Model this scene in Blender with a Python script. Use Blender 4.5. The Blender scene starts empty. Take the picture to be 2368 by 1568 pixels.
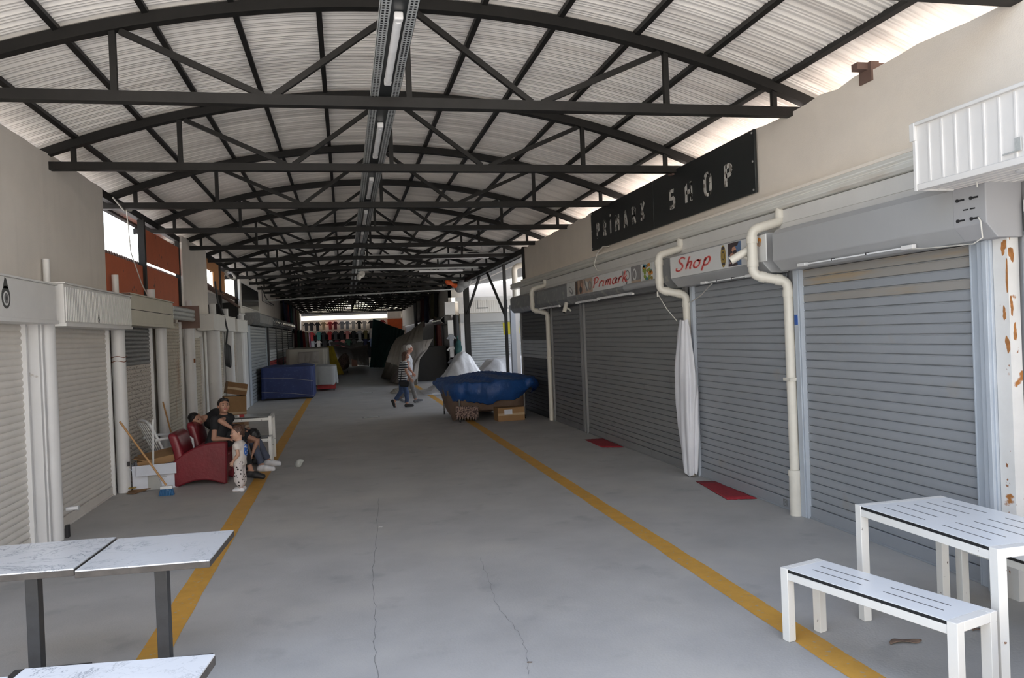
import bpy, math, random
import numpy as np
from mathutils import Vector, Matrix
random.seed(7)
SC = bpy.context.scene
COL = SC.collection
PI = math.pi

# ------------------------------------------------------------------ the camera's geometry
CX, CY, FPX, EYE = 1184.0, 784.0, 1800.0, 1.95
YAW, PITCH, ROLL = 0.211648, -0.007487, -0.040
_f = Vector((math.sin(YAW)*math.cos(PITCH), math.cos(YAW)*math.cos(PITCH), math.sin(PITCH)))
_r0 = Vector((math.cos(YAW), -math.sin(YAW), 0)); _u0 = _r0.cross(_f)
_r = math.cos(ROLL)*_r0 + math.sin(ROLL)*_u0
_u = -math.sin(ROLL)*_r0 + math.cos(ROLL)*_u0
EYEP = Vector((0, 0, EYE))
def _ray(x, y): return _f + (x-CX)/FPX*_r - (y-CY)/FPX*_u
def atz(x, y, z=0.0):
    d = _ray(x, y); return EYEP + d*((z-EYE)/d.z)
def atx(x, y, X):
    d = _ray(x, y); return EYEP + d*(X/d.x)
def aty(x, y, Y):
    d = _ray(x, y); return EYEP + d*(Y/d.y)

# ------------------------------------------------------------------ materials
MATS = {}
def mat(name, col, rough=.6, metal=0.0, var=.10, scale=4.0, bump=0.0, bscale=40.0, spots=None, spots2=None,
        streak=None, spec=.5, trans=0.0, stretch=None):
    """Principled with noise variation; spots=(colour, scale, threshold, softness); streak=(colour, scalevec, thr, soft)."""
    m = bpy.data.materials.new(name); m.use_nodes = True
    nt = m.node_tree; N = nt.nodes; L = nt.links
    b = N['Principled BSDF']
    b.inputs['Roughness'].default_value = rough
    b.inputs['Metallic'].default_value = metal
    b.inputs['Specular IOR Level'].default_value = spec
    if trans: b.inputs['Transmission Weight'].default_value = trans
    tc = N.new('ShaderNodeTexCoord')
    vec = tc.outputs['Object']
    if stretch:
        mp = N.new('ShaderNodeMapping'); mp.inputs['Scale'].default_value = stretch
        L.new(vec, mp.inputs['Vector']); vec = mp.outputs['Vector']
    nz = N.new('ShaderNodeTexNoise'); nz.inputs['Scale'].default_value = scale
    nz.inputs['Detail'].default_value = 6; nz.inputs['Roughness'].default_value = .62
    L.new(vec, nz.inputs['Vector'])
    mx = N.new('ShaderNodeMix'); mx.data_type = 'RGBA'
    mx.inputs['A'].default_value = (*[max(0, c*(1-var)) for c in col], 1)
    mx.inputs['B'].default_value = (*[min(1, c*(1+var)) for c in col], 1)
    rp = N.new('ShaderNodeMapRange'); rp.inputs['From Min'].default_value = .3; rp.inputs['From Max'].default_value = .7
    L.new(nz.outputs['Fac'], rp.inputs['Value']); L.new(rp.outputs['Result'], mx.inputs['Factor'])
    out = mx.outputs['Result']
    def layer(out, sp, vecsrc, st=None):
        c, s, th, so = sp[:4]
        v = vecsrc
        if st:
            mp = N.new('ShaderNodeMapping'); mp.inputs['Scale'].default_value = st
            L.new(v, mp.inputs['Vector']); v = mp.outputs['Vector']
        n2 = N.new('ShaderNodeTexNoise'); n2.inputs['Scale'].default_value = s; n2.inputs['Detail'].default_value = 5
        L.new(v, n2.inputs['Vector'])
        r2 = N.new('ShaderNodeMapRange'); r2.inputs['From Min'].default_value = th; r2.inputs['From Max'].default_value = th+so
        if len(sp) > 4: r2.inputs['To Max'].default_value = sp[4]
        L.new(n2.outputs['Fac'], r2.inputs['Value'])
        m2 = N.new('ShaderNodeMix'); m2.data_type = 'RGBA'
        L.new(r2.outputs['Result'], m2.inputs['Factor']); L.new(out, m2.inputs['A'])
        m2.inputs['B'].default_value = (*c, 1)
        return m2.outputs['Result']
    if spots: out = layer(out, spots, tc.outputs['Object'])
    if spots2: out = layer(out, spots2, tc.outputs['Object'])
    if streak: out = layer(out, (streak[0], 1.0, streak[2], streak[3]) + tuple(streak[4:5]), tc.outputs['Object'], streak[1])
    L.new(out, b.inputs['Base Color'])
    if bump:
        n3 = N.new('ShaderNodeTexNoise'); n3.inputs['Scale'].default_value = bscale; n3.inputs['Detail'].default_value = 4
        L.new(vec, n3.inputs['Vector'])
        bp = N.new('ShaderNodeBump'); bp.inputs['Strength'].default_value = bump; bp.inputs['Distance'].default_value = .02
        L.new(n3.outputs['Fac'], bp.inputs['Height']); L.new(bp.outputs['Normal'], b.inputs['Normal'])
    MATS[name] = m
    return m
def band_mat(name, col1, col2, period, duty, axis=2, rough=.8, warp=0.0, extra=None):
    """hard stripes along one object axis"""
    m = bpy.data.materials.new(name); m.use_nodes = True
    nt = m.node_tree; N = nt.nodes; L = nt.links; b = N['Principled BSDF']; b.inputs['Roughness'].default_value = rough
    tc = N.new('ShaderNodeTexCoord'); sp = N.new('ShaderNodeSeparateXYZ'); L.new(tc.outputs['Object'], sp.inputs[0])
    d = N.new('ShaderNodeMath'); d.operation = 'DIVIDE'; d.inputs[1].default_value = period; L.new(sp.outputs[axis], d.inputs[0])
    src = d.outputs[0]
    if warp:
        nz = N.new('ShaderNodeTexNoise'); nz.inputs['Scale'].default_value = 5; L.new(tc.outputs['Object'], nz.inputs['Vector'])
        ma = N.new('ShaderNodeMath'); ma.operation = 'MULTIPLY_ADD'; ma.inputs[1].default_value = warp
        L.new(nz.outputs['Fac'], ma.inputs[0]); L.new(src, ma.inputs[2]); src = ma.outputs[0]
    fr = N.new('ShaderNodeMath'); fr.operation = 'FRACT'; L.new(src, fr.inputs[0])
    lt = N.new('ShaderNodeMath'); lt.operation = 'LESS_THAN'; lt.inputs[1].default_value = duty; L.new(fr.outputs[0], lt.inputs[0])
    mx = N.new('ShaderNodeMix'); mx.data_type = 'RGBA'; L.new(lt.outputs[0], mx.inputs['Factor'])
    mx.inputs['A'].default_value = (*col1, 1); mx.inputs['B'].default_value = (*col2, 1)
    L.new(mx.outputs['Result'], b.inputs['Base Color']); MATS[name] = m
    return m
def dot_mat(name, base, dot, scale, size, rough=.8):
    m = bpy.data.materials.new(name); m.use_nodes = True
    nt = m.node_tree; N = nt.nodes; L = nt.links; b = N['Principled BSDF']; b.inputs['Roughness'].default_value = rough
    tc = N.new('ShaderNodeTexCoord'); v = N.new('ShaderNodeTexVoronoi'); v.inputs['Scale'].default_value = scale
    v.inputs['Randomness'].default_value = .8
    L.new(tc.outputs['Object'], v.inputs['Vector'])
    lt = N.new('ShaderNodeMath'); lt.operation = 'LESS_THAN'; lt.inputs[1].default_value = size; L.new(v.outputs['Distance'], lt.inputs[0])
    mx = N.new('ShaderNodeMix'); mx.data_type = 'RGBA'; L.new(lt.outputs[0], mx.inputs['Factor'])
    mx.inputs['A'].default_value = (*base, 1); mx.inputs['B'].default_value = (*dot, 1)
    L.new(mx.outputs['Result'], b.inputs['Base Color']); MATS[name] = m
    return m

# ------------------------------------------------------------------ mesh builder
class MB:
    def __init__(self): self.v = []; self.f = []; self.m = []
    def add(self, vs, fs, m=0):
        o = len(self.v); self.v += [tuple(p) for p in vs]
        for q in fs: self.f.append(tuple(i+o for i in q)); self.m.append(m)
        return self
    def box(self, x0, x1, y0, y1, z0, z1, m=0):
        x0, x1 = sorted((x0, x1)); y0, y1 = sorted((y0, y1)); z0, z1 = sorted((z0, z1))
        return self.add([(x0,y0,z0),(x1,y0,z0),(x1,y1,z0),(x0,y1,z0),(x0,y0,z1),(x1,y0,z1),(x1,y1,z1),(x0,y1,z1)],
            [(3,2,1,0),(4,5,6,7),(0,1,5,4),(1,2,6,5),(2,3,7,6),(3,0,4,7)], m)
    def obox(self, c, s, R, m=0):
        hx, hy, hz = s[0]/2, s[1]/2, s[2]/2
        c = Vector(c)
        vs = [c + R @ Vector((a*hx, b*hy, d*hz)) for a, b, d in ((-1,-1,-1),(1,-1,-1),(1,1,-1),(-1,1,-1),(-1,-1,1),(1,-1,1),(1,1,1),(-1,1,1))]
        return self.add(vs, [(3,2,1,0),(4,5,6,7),(0,1,5,4),(1,2,6,5),(2,3,7,6),(3,0,4,7)], m)
    def bar(self, a, b, w, h, side=(0,1,0), m=0):
        """rectangular bar from a to b; w measured along side, h across"""
        a, b = Vector(a), Vector(b); d = (b-a); ln = d.length; d.normalize()
        s = Vector(side); s = (s - d*s.dot(d)); s.normalize(); t = d.cross(s)
        vs = []
        for p in (a, b):
            for i, j in ((-1,-1),(1,-1),(1,1),(-1,1)): vs.append(p + s*(w/2*i) + t*(h/2*j))
        return self.add(vs, [(0,1,2,3),(7,6,5,4),(0,4,5,1),(1,5,6,2),(2,6,7,3),(3,7,4,0)], m)
    def tube(self, path, r, n=10, m=0, closed=False):
        path = [Vector(p) for p in path]; k = len(path)
        rr = r if isinstance(r, (list, tuple)) else [r]*k
        vs = []; prev = None
        for i, p in enumerate(path):
            if closed: d = path[(i+1) % k] - path[i-1]
            else: d = path[min(i+1, k-1)] - path[max(i-1, 0)]
            if d.length < 1e-9: d = Vector((0,0,1))
            d.normalize()
            if prev is None:
                ax = Vector((0,0,1)) if abs(d.z) < .9 else Vector((1,0,0)); s = d.cross(ax)
            else: s = prev - d*prev.dot(d)
            s.normalize(); prev = s; t = d.cross(s)
            for j in range(n):
                a = 2*PI*j/n; vs.append(p + (s*math.cos(a) + t*math.sin(a))*rr[i])
        fs = []
        for i in range(k if closed else k-1):
            for j in range(n):
                i2 = (i+1) % k
                fs.append((i*n+j, i*n+(j+1) % n, i2*n+(j+1) % n, i2*n+j))
        if not closed:
            fs.append(tuple(reversed(range(n)))); fs.append(tuple(range((k-1)*n, k*n)))
        return self.add(vs, fs, m)
    def prism(self, poly, axis, lo, hi, m=0):
        """poly: list of 2-D points in the two other axes (in xyz order), extruded along axis"""
        n = len(poly); vs = []
        for t in (lo, hi):
            for p in poly:
                if axis == 'x': vs.append((t, p[0], p[1]))
                elif axis == 'y': vs.append((p[0], t, p[1]))
                else: vs.append((p[0], p[1], t))
        fs = [tuple(range(n)), tuple(reversed(range(n, 2*n)))]
        for i in range(n): j = (i+1) % n; fs.append((i, i+n, j+n, j))
        return self.add(vs, fs, m)
    def lathe(self, prof, c=(0,0,0), n=20, m=0):
        vs = []; c = Vector(c)
        for r, z in prof:
            for j in range(n):
                a = 2*PI*j/n; vs.append(c + Vector((r*math.cos(a), r*math.sin(a), z)))
        fs = []
        for i in range(len(prof)-1):
            for j in range(n): fs.append((i*n+j, i*n+(j+1) % n, (i+1)*n+(j+1) % n, (i+1)*n+j))
        fs.append(tuple(reversed(range(n)))); fs.append(tuple(range((len(prof)-1)*n, len(prof)*n)))
        return self.add(vs, fs, m)
    def grid(self, fn, nu, nv, m=0, wrapu=False):
        vs = [fn(i/(nu if wrapu else nu-1), j/(nv-1)) for j in range(nv) for i in range(nu)]
        fs = []
        for j in range(nv-1):
            for i in range(nu if wrapu else nu-1):
                i2 = (i+1) % nu
                fs.append((j*nu+i, j*nu+i2, (j+1)*nu+i2, (j+1)*nu+i))
        return self.add(vs, fs, m)
    def build(self, name, mats, parent=None, smooth=35, bevel=0, solid=0):
        if not isinstance(mats, (list, tuple)): mats = [mats]
        off = Vector((0,0,0)); p = parent
        while p is not None: off += p.location; p = p.parent
        me = bpy.data.meshes.new(name)
        me.from_pydata([(x-off.x, y-off.y, z-off.z) for x, y, z in self.v], [], self.f)
        for mm in mats: me.materials.append(MATS[mm] if isinstance(mm, str) else mm)
        me.polygons.foreach_set('material_index', self.m)
        fix_normals(me)
        if smooth:
            me.polygons.foreach_set('use_smooth', [True]*len(me.polygons))
            me.set_sharp_from_angle(angle=math.radians(smooth))
        me.update()
        o = bpy.data.objects.new(name, me); COL.objects.link(o)
        if parent is not None: o.parent = parent
        if solid:
            md = o.modifiers.new('solid', 'SOLIDIFY'); md.thickness = solid; md.offset = 0
        if bevel:
            md = o.modifiers.new('bevel', 'BEVEL'); md.width = bevel; md.segments = 2; md.limit_method = 'ANGLE'
            md.angle_limit = math.radians(40); md.harden_normals = False
        return o
import bmesh
def fix_normals(me):
    bm = bmesh.new(); bm.from_mesh(me); bmesh.ops.recalc_face_normals(bm, faces=bm.faces); bm.to_mesh(me); bm.free()

def tag(o, label=None, cat=None, group=None, kind=None):
    if label: o['label'] = label
    if cat: o['category'] = cat
    if group: o['group'] = group
    if kind: o['kind'] = kind
    return o
def thing(name, label, cat, loc=(0,0,0), group=None):
    o = bpy.data.objects.new(name, None); COL.objects.link(o); o.location = loc
    o.empty_display_size = .1
    return tag(o, label, cat, group)
def struct(o): o['kind'] = 'structure'; return o
def kids(o): return [c for c in bpy.data.objects if c.parent is o]
def dup(o, loc=None, rotz=None, label=None, parent=None):
    c = o.copy(); COL.objects.link(c)
    if parent is not None: c.parent = parent
    if loc is not None: c.location = loc
    if rotz is not None: c.rotation_euler = (0, 0, rotz)
    if label: c['label'] = label
    for ch in kids(o): dup(ch, parent=c)
    return c
ORD = ('first second third fourth fifth sixth seventh eighth ninth tenth eleventh twelfth thirteenth fourteenth fifteenth sixteenth '
       'seventeenth eighteenth nineteenth twentieth twenty-first twenty-second twenty-third twenty-fourth twenty-fifth twenty-sixth').split()

def nz1(x, s=0.0):   # cheap smooth noise
    return (math.sin(x*1.7+s)+math.sin(x*3.1+s*2.3+1.3)*.6+math.sin(x*5.9+s*.7+2.1)*.35)/1.95

# ------------------------------------------------------------------ implicit surfaces (bodies, clothes, soft things)
def _sn(F, org, h):
    S = F < 0
    c = [S[i:F.shape[0]-1+i, j:F.shape[1]-1+j, k:F.shape[2]-1+k] for i in (0,1) for j in (0,1) for k in (0,1)]
    cnt = sum(x.astype(np.int8) for x in c)
    act = (cnt > 0) & (cnt < 8)
    I = np.argwhere(act); n = len(I)
    if n == 0: return [], []
    idx = -np.ones(act.shape, np.int64); idx[act] = np.arange(n)
    acc = np.zeros((n, 3)); num = np.zeros(n)
    corners = [(i,j,k) for i in (0,1) for j in (0,1) for k in (0,1)]
    for a in corners:
        for ax in range(3):
            if a[ax] == 1: continue
            b = list(a); b[ax] = 1
            fa = F[I[:,0]+a[0], I[:,1]+a[1], I[:,2]+a[2]]; fb = F[I[:,0]+b[0], I[:,1]+b[1], I[:,2]+b[2]]
            x = (fa < 0) != (fb < 0)
            t = np.where(x, fa/np.where(np.abs(fa-fb) < 1e-12, 1, fa-fb), 0)
            p = np.array(a, float)[None, :].repeat(n, 0); p[:, ax] += t
            acc[x] += p[x]; num[x] += 1
    V = (I + acc/num[:, None])*h + org
    Q = []
    for ax in range(3):
        sl0 = [slice(None)]*3; sl1 = [slice(None)]*3
        sl0[ax] = slice(0, -1); sl1[ax] = slice(1, None)
        x = S[tuple(sl0)] != S[tuple(sl1)]
        E = np.argwhere(x)
        o1, o2 = [a for a in range(3) if a != ax]
        ok = (E[:,o1] > 0) & (E[:,o2] > 0) & (E[:,o1] < F.shape[o1]-1) & (E[:,o2] < F.shape[o2]-1)
        E = E[ok]
        def cell(d1, d2):
            q = E.copy(); q[:,o1] += d1; q[:,o2] += d2
            return idx[q[:,0], q[:,1], q[:,2]]
        Q.append(np.stack([cell(-1,-1), cell(0,-1), cell(0,0), cell(-1,0)], 1))
    Q = np.concatenate(Q)
    Q = Q[(Q >= 0).all(1)]
    return V, Q
def cone(a, b, ra, rb=None, k=.02, cut=None, sub=False): return dict(t='c', a=np.array(a, float), b=np.array(b, float), ra=ra, rb=ra if rb is None else rb, k=k, cut=cut, sub=sub)
def ell(c, r, R=None, k=.02, cut=None, sub=False): return dict(t='e', c=np.array(c, float), r=np.array(r, float), R=np.array(R, float) if R is not None else np.eye(3), k=k, cut=cut, sub=sub)
def sdf_mb(prims, h=.008, cuts=(), wob=0.0, wobs=30.0, m=0):
    lo = np.full(3, 1e9); hi = -lo
    for p in prims:
        if p['sub']: continue
        if p['t'] == 'c':
            R = max(p['ra'], p['rb'])
            lo = np.minimum(lo, np.minimum(p['a'], p['b'])-R); hi = np.maximum(hi, np.maximum(p['a'], p['b'])+R)
        else:
            R = p['r'].max(); lo = np.minimum(lo, p['c']-R); hi = np.maximum(hi, p['c']+R)
    lo -= 4*h + wob*2; hi += 4*h + wob*2
    n = np.ceil((hi-lo)/h).astype(int)+1
    F = np.full(n, 10.0, np.float32)
    ax = [lo[i]+np.arange(n[i])*h for i in range(3)]
    for p in prims:
        mg = p['k'] + 4*h
        if p['t'] == 'c': R = max(p['ra'], p['rb']); l2 = np.minimum(p['a'], p['b'])-R-mg; h2 = np.maximum(p['a'], p['b'])+R+mg
        else: R = p['r'].max(); l2 = p['c']-R-mg; h2 = p['c']+R+mg
        i0 = np.clip(((l2-lo)/h).astype(int), 0, n); i1 = np.clip(np.ceil((h2-lo)/h).astype(int)+1, 0, n)
        if (i1 <= i0).any(): continue
        sl = tuple(slice(i0[i], i1[i]) for i in range(3))
        X, Y, Z = np.meshgrid(*[ax[i][sl[i]] for i in range(3)], indexing='ij')
        P = np.stack([X, Y, Z], -1)
        if p['t'] == 'c':
            pa = P-p['a']; ba = p['b']-p['a']; L2 = max(ba@ba, 1e-12)
            t = np.clip((pa@ba)/L2, 0, 1)
            d = np.linalg.norm(pa-t[..., None]*ba, axis=-1)-(p['ra']+(p['rb']-p['ra'])*t)
        else:
            q = (P-p['c'])@p['R']; k0 = np.linalg.norm(q/p['r'], axis=-1); k1 = np.linalg.norm(q/(p['r']**2), axis=-1)
            d = np.where(k1 > 1e-9, k0*(k0-1)/np.maximum(k1, 1e-9), -p['r'].min())
        if p['cut'] is not None:
            for c in (p['cut'] if isinstance(p['cut'], list) else [p['cut']]):
                d = np.maximum(d, (P-np.array(c[0]))@np.array(c[1]))
        G = F[sl]
        if p['sub']:
            F[sl] = np.maximum(G, -d)
        else:
            k = p['k']
            if k > 0:
                hh = np.clip(.5+.5*(d-G)/k, 0, 1)
                F[sl] = d*(1-hh)+G*hh-k*hh*(1-hh)
            else: F[sl] = np.minimum(G, d)
    if wob or cuts:
        X, Y, Z = np.meshgrid(*ax, indexing='ij')
        if wob:
            F += wob*(np.sin(X*wobs+2*np.sin(Z*wobs*.6))*np.sin(Z*wobs*.8+Y*wobs*.5+1.0)+.6*np.sin((X+Y-Z)*wobs*1.3)).astype(np.float32)
        for c in cuts:
            nn = np.array(c[1], float)
            F = np.maximum(F, (X-c[0][0])*nn[0]+(Y-c[0][1])*nn[1]+(Z-c[0][2])*nn[2])
    V, Q = _sn(F, lo, h)
    mb = MB()
    if len(V): mb.add([tuple(v) for v in V.tolist()], [tuple(q) for q in Q.tolist()], m)
    return mb

# ------------------------------------------------------------------ drawn letters: strokes with a pen
def catmull(pts, n=8):
    if len(pts) < 3: return pts
    out = []
    P = [pts[0]]+list(pts)+[pts[-1]]
    for i in range(1, len(P)-2):
        p0, p1, p2, p3 = P[i-1], P[i], P[i+1], P[i+2]
        for j in range(n):
            t = j/n
            out.append(tuple(.5*((2*p1[k])+(-p0[k]+p2[k])*t+(2*p0[k]-5*p1[k]+4*p2[k]-p3[k])*t*t+(-p0[k]+3*p1[k]-3*p2[k]+p3[k])*t**3) for k in (0,1)))
    out.append(tuple(pts[-1])); return out
def stroke(mb, pts, w, place, th=.004, m=0, pen=None, smooth=True):
    """pts 2-D; place(x, y, d) -> world point; a flat ribbon with a little thickness"""
    q = catmull(pts) if smooth else pts
    L = []; 
    for i, p in enumerate(q):
        a = q[max(i-1, 0)]; b = q[min(i+1, len(q)-1)]
        dx, dy = b[0]-a[0], b[1]-a[1]; l = math.hypot(dx, dy) or 1e-9; nx, ny = -dy/l, dx/l
        ww = w
        if pen is not None:
            ww = w*(.42+.58*abs(math.sin(math.atan2(dy, dx)-pen)))
            t = i/(len(q)-1); ww *= min(1, .45+3*min(t, 1-t))
        L.append(((p[0]+nx*ww/2, p[1]+ny*ww/2), (p[0]-nx*ww/2, p[1]-ny*ww/2)))
    vs = []
    for l, r in L: vs += [place(l[0], l[1], 0), place(r[0], r[1], 0), place(l[0], l[1], th), place(r[0], r[1], th)]
    fs = []
    for i in range(len(L)-1):
        o = i*4; fs += [(o+2, o+3, o+7, o+6), (o, o+4, o+5, o+1), (o, o+2, o+6, o+4), (o+1, o+5, o+7, o+3)]
    e = (len(L)-1)*4; fs += [(0, 1, 3, 2), (e, e+2, e+3, e+1)]
    mb.add(vs, fs, m)
SCRIPT = {
 'P': ([[(.18,1.0),(.12,.5),(.02,-.02)], [(.0,.78),(.12,1.0),(.36,1.05),(.52,.88),(.44,.6),(.22,.46),(.1,.5)]], .62),
 'r': ([[(.16,.56),(.1,.28),(.04,0)], [(.08,.3),(.2,.5),(.34,.58),(.4,.48)]], .42),
 'i': ([[(.16,.56),(.1,.28),(.06,.06),(.14,.0)], [(.205,.78),(.22,.84)]], .3),
 'm': ([[(.14,.56),(.08,.28),(.03,0)], [(.06,.28),(.18,.5),(.3,.56),(.33,.42),(.25,0)], [(.28,.28),(.42,.52),(.55,.55),(.56,.38),(.5,.08),(.58,.02)]], .74),
 'a': ([[(.42,.5),(.28,.57),(.1,.44),(.03,.18),(.1,.0),(.24,.06),(.38,.34),(.44,.54)], [(.44,.54),(.36,.2),(.38,.02),(.48,.06)]], .56),
 'k': ([[(.24,1.02),(.14,.5),(.03,0)], [(.4,.6),(.28,.42),(.12,.32)], [(.16,.34),(.28,.2),(.36,.0),(.48,.04)]], .56),
 'S': ([[(.62,.84),(.54,1.0),(.36,1.02),(.22,.86),(.28,.66),(.44,.48),(.5,.26),(.38,.04),(.18,-.02),(.04,.1),(.08,.26)]], .7),
 'h': ([[(.26,1.0),(.16,.5),(.06,0)], [(.12,.3),(.26,.52),(.4,.56),(.42,.4),(.34,.06),(.44,.02)]], .56),
 'o': ([[(.34,.56),(.16,.52),(.04,.26),(.1,.02),(.26,.0),(.42,.2),(.42,.44),(.3,.56),(.38,.48),(.54,.54)]], .6),
 'p': ([[(.22,.62),(.1,.1),(.0,-.36)], [(.14,.36),(.28,.58),(.44,.6),(.5,.38),(.38,.1),(.2,.04),(.1,.12)]], .6),
}
BLOCK = {
 'P': ([[(.0,0),(.0,1)], [(.0,.93),(.3,.93),(.42,.86),(.46,.72),(.42,.58),(.3,.5),(.0,.5)]], .6),
 'R': ([[(.0,0),(.0,1)], [(.0,.93),(.3,.93),(.42,.86),(.46,.72),(.42,.58),(.3,.5),(.0,.5)], [(.22,.5),(.48,0)]], .62),
 'I': ([[(.0,0),(.0,.86)], [(.0,1.08),(.0,1.22)]], .2),
 'M': ([[(.0,0),(.0,1)], [(.0,.95),(.28,.35)], [(.28,.35),(.56,.95)], [(.56,1),(.56,0)]], .74),
 'A': ([[(-.02,0),(.26,1)], [(.26,1),(.54,0)], [(.08,.3),(.44,.3)]], .66),
 'K': ([[(.0,0),(.0,1)], [(.5,1),(.04,.48)], [(.14,.56),(.52,0)]], .6),
 'S': ([[(.48,.93),(.04,.93),(.04,.54),(.4,.54),(.48,.46),(.48,.14),(.4,.07),(.0,.07)]], .6),
 'H': ([[(.0,0),(.0,1)], [(.5,0),(.5,1)], [(.0,.52),(.5,.52)]], .64),
 'O': ([[(.25,1),(.08,.94),(.0,.78),(.0,.22),(.08,.06),(.25,0),(.42,.06),(.5,.22),(.5,.78),(.42,.94),(.25,1)]], .64),
}
# ------------------------------------------------------------------ palette
mat('concrete', (.43,.42,.405), .62, 0, .10, 1.3, bump=.12, bscale=60, spots=((.24,.24,.24), 2.4, .60, .14, .45), spots2=((.52,.50,.46), .8, .52, .2, .7), spec=.35)
mat('yellow_paint', (.62,.33,.055), .6, 0, .10, 6, spots=((.40,.36,.28), 26, .62, .05, .8), spots2=((.30,.20,.08), 5, .66, .1, .6))
mat('crack', (.22,.22,.21), .9)
mat('plaster_warm', (.80,.73,.645), .85, 0, .04, 2.0, bump=.15, bscale=90, spots=((.70,.62,.53), 1.2, .60, .2, .4))
mat('plaster_left', (.76,.71,.65), .85, 0, .04, 2.0, bump=.15, bscale=90, streak=((.66,.61,.56), (6,6,.35), .52, .25, .5))
mat('plaster_white', (.78,.75,.70), .8, 0, .04, 3)
mat('grey_wall', (.36,.36,.37), .8, 0, .04, 3)
mat('roof_sheet', (.80,.765,.72), .36, 0, .05, 1.5, spec=.5, streak=((.52,.485,.45), (.16,3.6,.16), .50, .12, .6))  # streak layer paints the dark smudged shading of the sheets into the colour
mat('steel_black', (.013,.012,.011), .55, 0, .18, 8, spec=.3)
mat('galvanised', (.52,.54,.53), .45, .35, .15, 30)
mat('galv_dark', (.20,.20,.20), .5, .4, .2, 20)
mat('lamp_plastic', (.72,.71,.70), .35)
mat('lamp_clear', (.80,.80,.80), .25)
mat('grey_lacquer', (.285,.30,.32), .42, 0, .05, 2, spots=((.30,.28,.25), 3, .62, .1, .5))
mat('grey_lacquer_worn', (.30,.285,.265), .42, 0, .05, 2, streak=((.36,.27,.17), (.6,.6,9), .52, .1, .8))
mat('dark_lacquer', (.165,.165,.17), .45, 0, .07, 2, spots=((.26,.26,.255), 6, .62, .1, .6))
mat('mid_lacquer', (.22,.22,.22), .5, 0, .06, 1.5, spots=((.15,.15,.15), 4, .62, .1, .5))
mat('black_lacquer', (.045,.045,.048), .5)
mat('silver_slat', (.33,.35,.365), .4, .1, .06, 3)
mat('box_grey', (.375,.38,.385), .42, 0, .03, 2)
mat('box_dark', (.21,.215,.22), .5, 0, .14, 5, spots=((.42,.40,.36), 7, .58, .12, .7))
mat('frame_blue_grey', (.42,.46,.51), .45, 0, .05, 4)
mat('cream_slat', (.70,.665,.615), .6, 0, .05, 4, spots=((.34,.32,.30), 30, .70, .04, .7))
mat('cream_slat_punched', (.58,.53,.47), .65, 0, .06, 4, streak=((.09,.07,.065), (1,13,58), .585, .03, .85))
mat('cream_slat_dirty', (.54,.49,.40), .65, 0, .08, 4, spots=((.16,.12,.10), 22, .62, .05, .8), streak=((.33,.17,.08), (2.5,2.5,.5), .62, .1, .7))
mat('post_white', (.66,.655,.65), .5, 0, .05, 3, spots=((.40,.36,.32), 9, .70, .05, .7))
mat('post_rusty', (.70,.69,.67), .55, 0, .05, 5, spots=((.40,.16,.04), 5, .665, .03), spots2=((.30,.12,.05), 17, .69, .03))
mat('fascia_white', (.68,.665,.64), .5, 0, .04, 3, spots=((.35,.30,.25), 14, .72, .04, .6))
mat('fascia_cream', (.62,.585,.48), .55, 0, .05, 3)
mat('canopy_white', (.70,.68,.655), .42, 0, .03, 3, spots=((.55,.40,.22), 5, .74, .02, .6))
mat('gutter', (.64,.63,.585), .45, 0, .04, 3, streak=((.45,.36,.27), (3,.5,3), .62, .1, .6))
mat('pvc', (.64,.61,.54), .4, 0, .05, 6, spots=((.40,.34,.26), 6, .68, .08, .6))
mat('sign_black', (.018,.021,.022), .38, 0, .1, 3)
mat('mirror_letter', (.72,.70,.66), .25, .25, .2, 9, spots=((.025,.025,.025), 8, .56, .02), spots2=((.30,.27,.24), 14, .56, .03))  # dark and grey patches paint broken reflections into the letters
mat('sign_panel', (.66,.66,.65), .35, 0, .02, 3)
mat('sign_red', (.52,.055,.05), .5)
mat('sign_pink', (.75,.45,.42), .5)
mat('orange_board', (.56,.125,.04), .65, 0, .06, 4, spots=((.14,.05,.03), 6, .66, .03, .85))
mat('orange_dull', (.52,.24,.085), .7, 0, .08, 4)
mat('orange_plain', (.60,.10,.02), .55)
mat('tile_brown', (.16,.10,.08), .7)
mat('tile_terracotta', (.62,.58,.55), .7)
mat('roof_pale', (.52,.465,.435), .8)
mat('wood_stick', (.42,.23,.09), .5)
mat('cardboard', (.30,.175,.08), .8, 0, .10, 5)
mat('cardboard_dark', (.22,.12,.055), .8, 0, .10, 5)
mat('tape', (.45,.33,.20), .4)
mat('white_plastic', (.70,.71,.72), .4)
mat('white_card', (.62,.65,.72), .55, 0, .05, 4)
mat('black_plastic', (.02,.02,.022), .45)
mat('blue_plastic', (.015,.10,.24), .5)
mat('clear_plastic', (.42,.42,.40), .35)
mat('leather_red', (.17,.014,.022), .38, 0, .12, 5, bump=.12, bscale=25)
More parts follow.
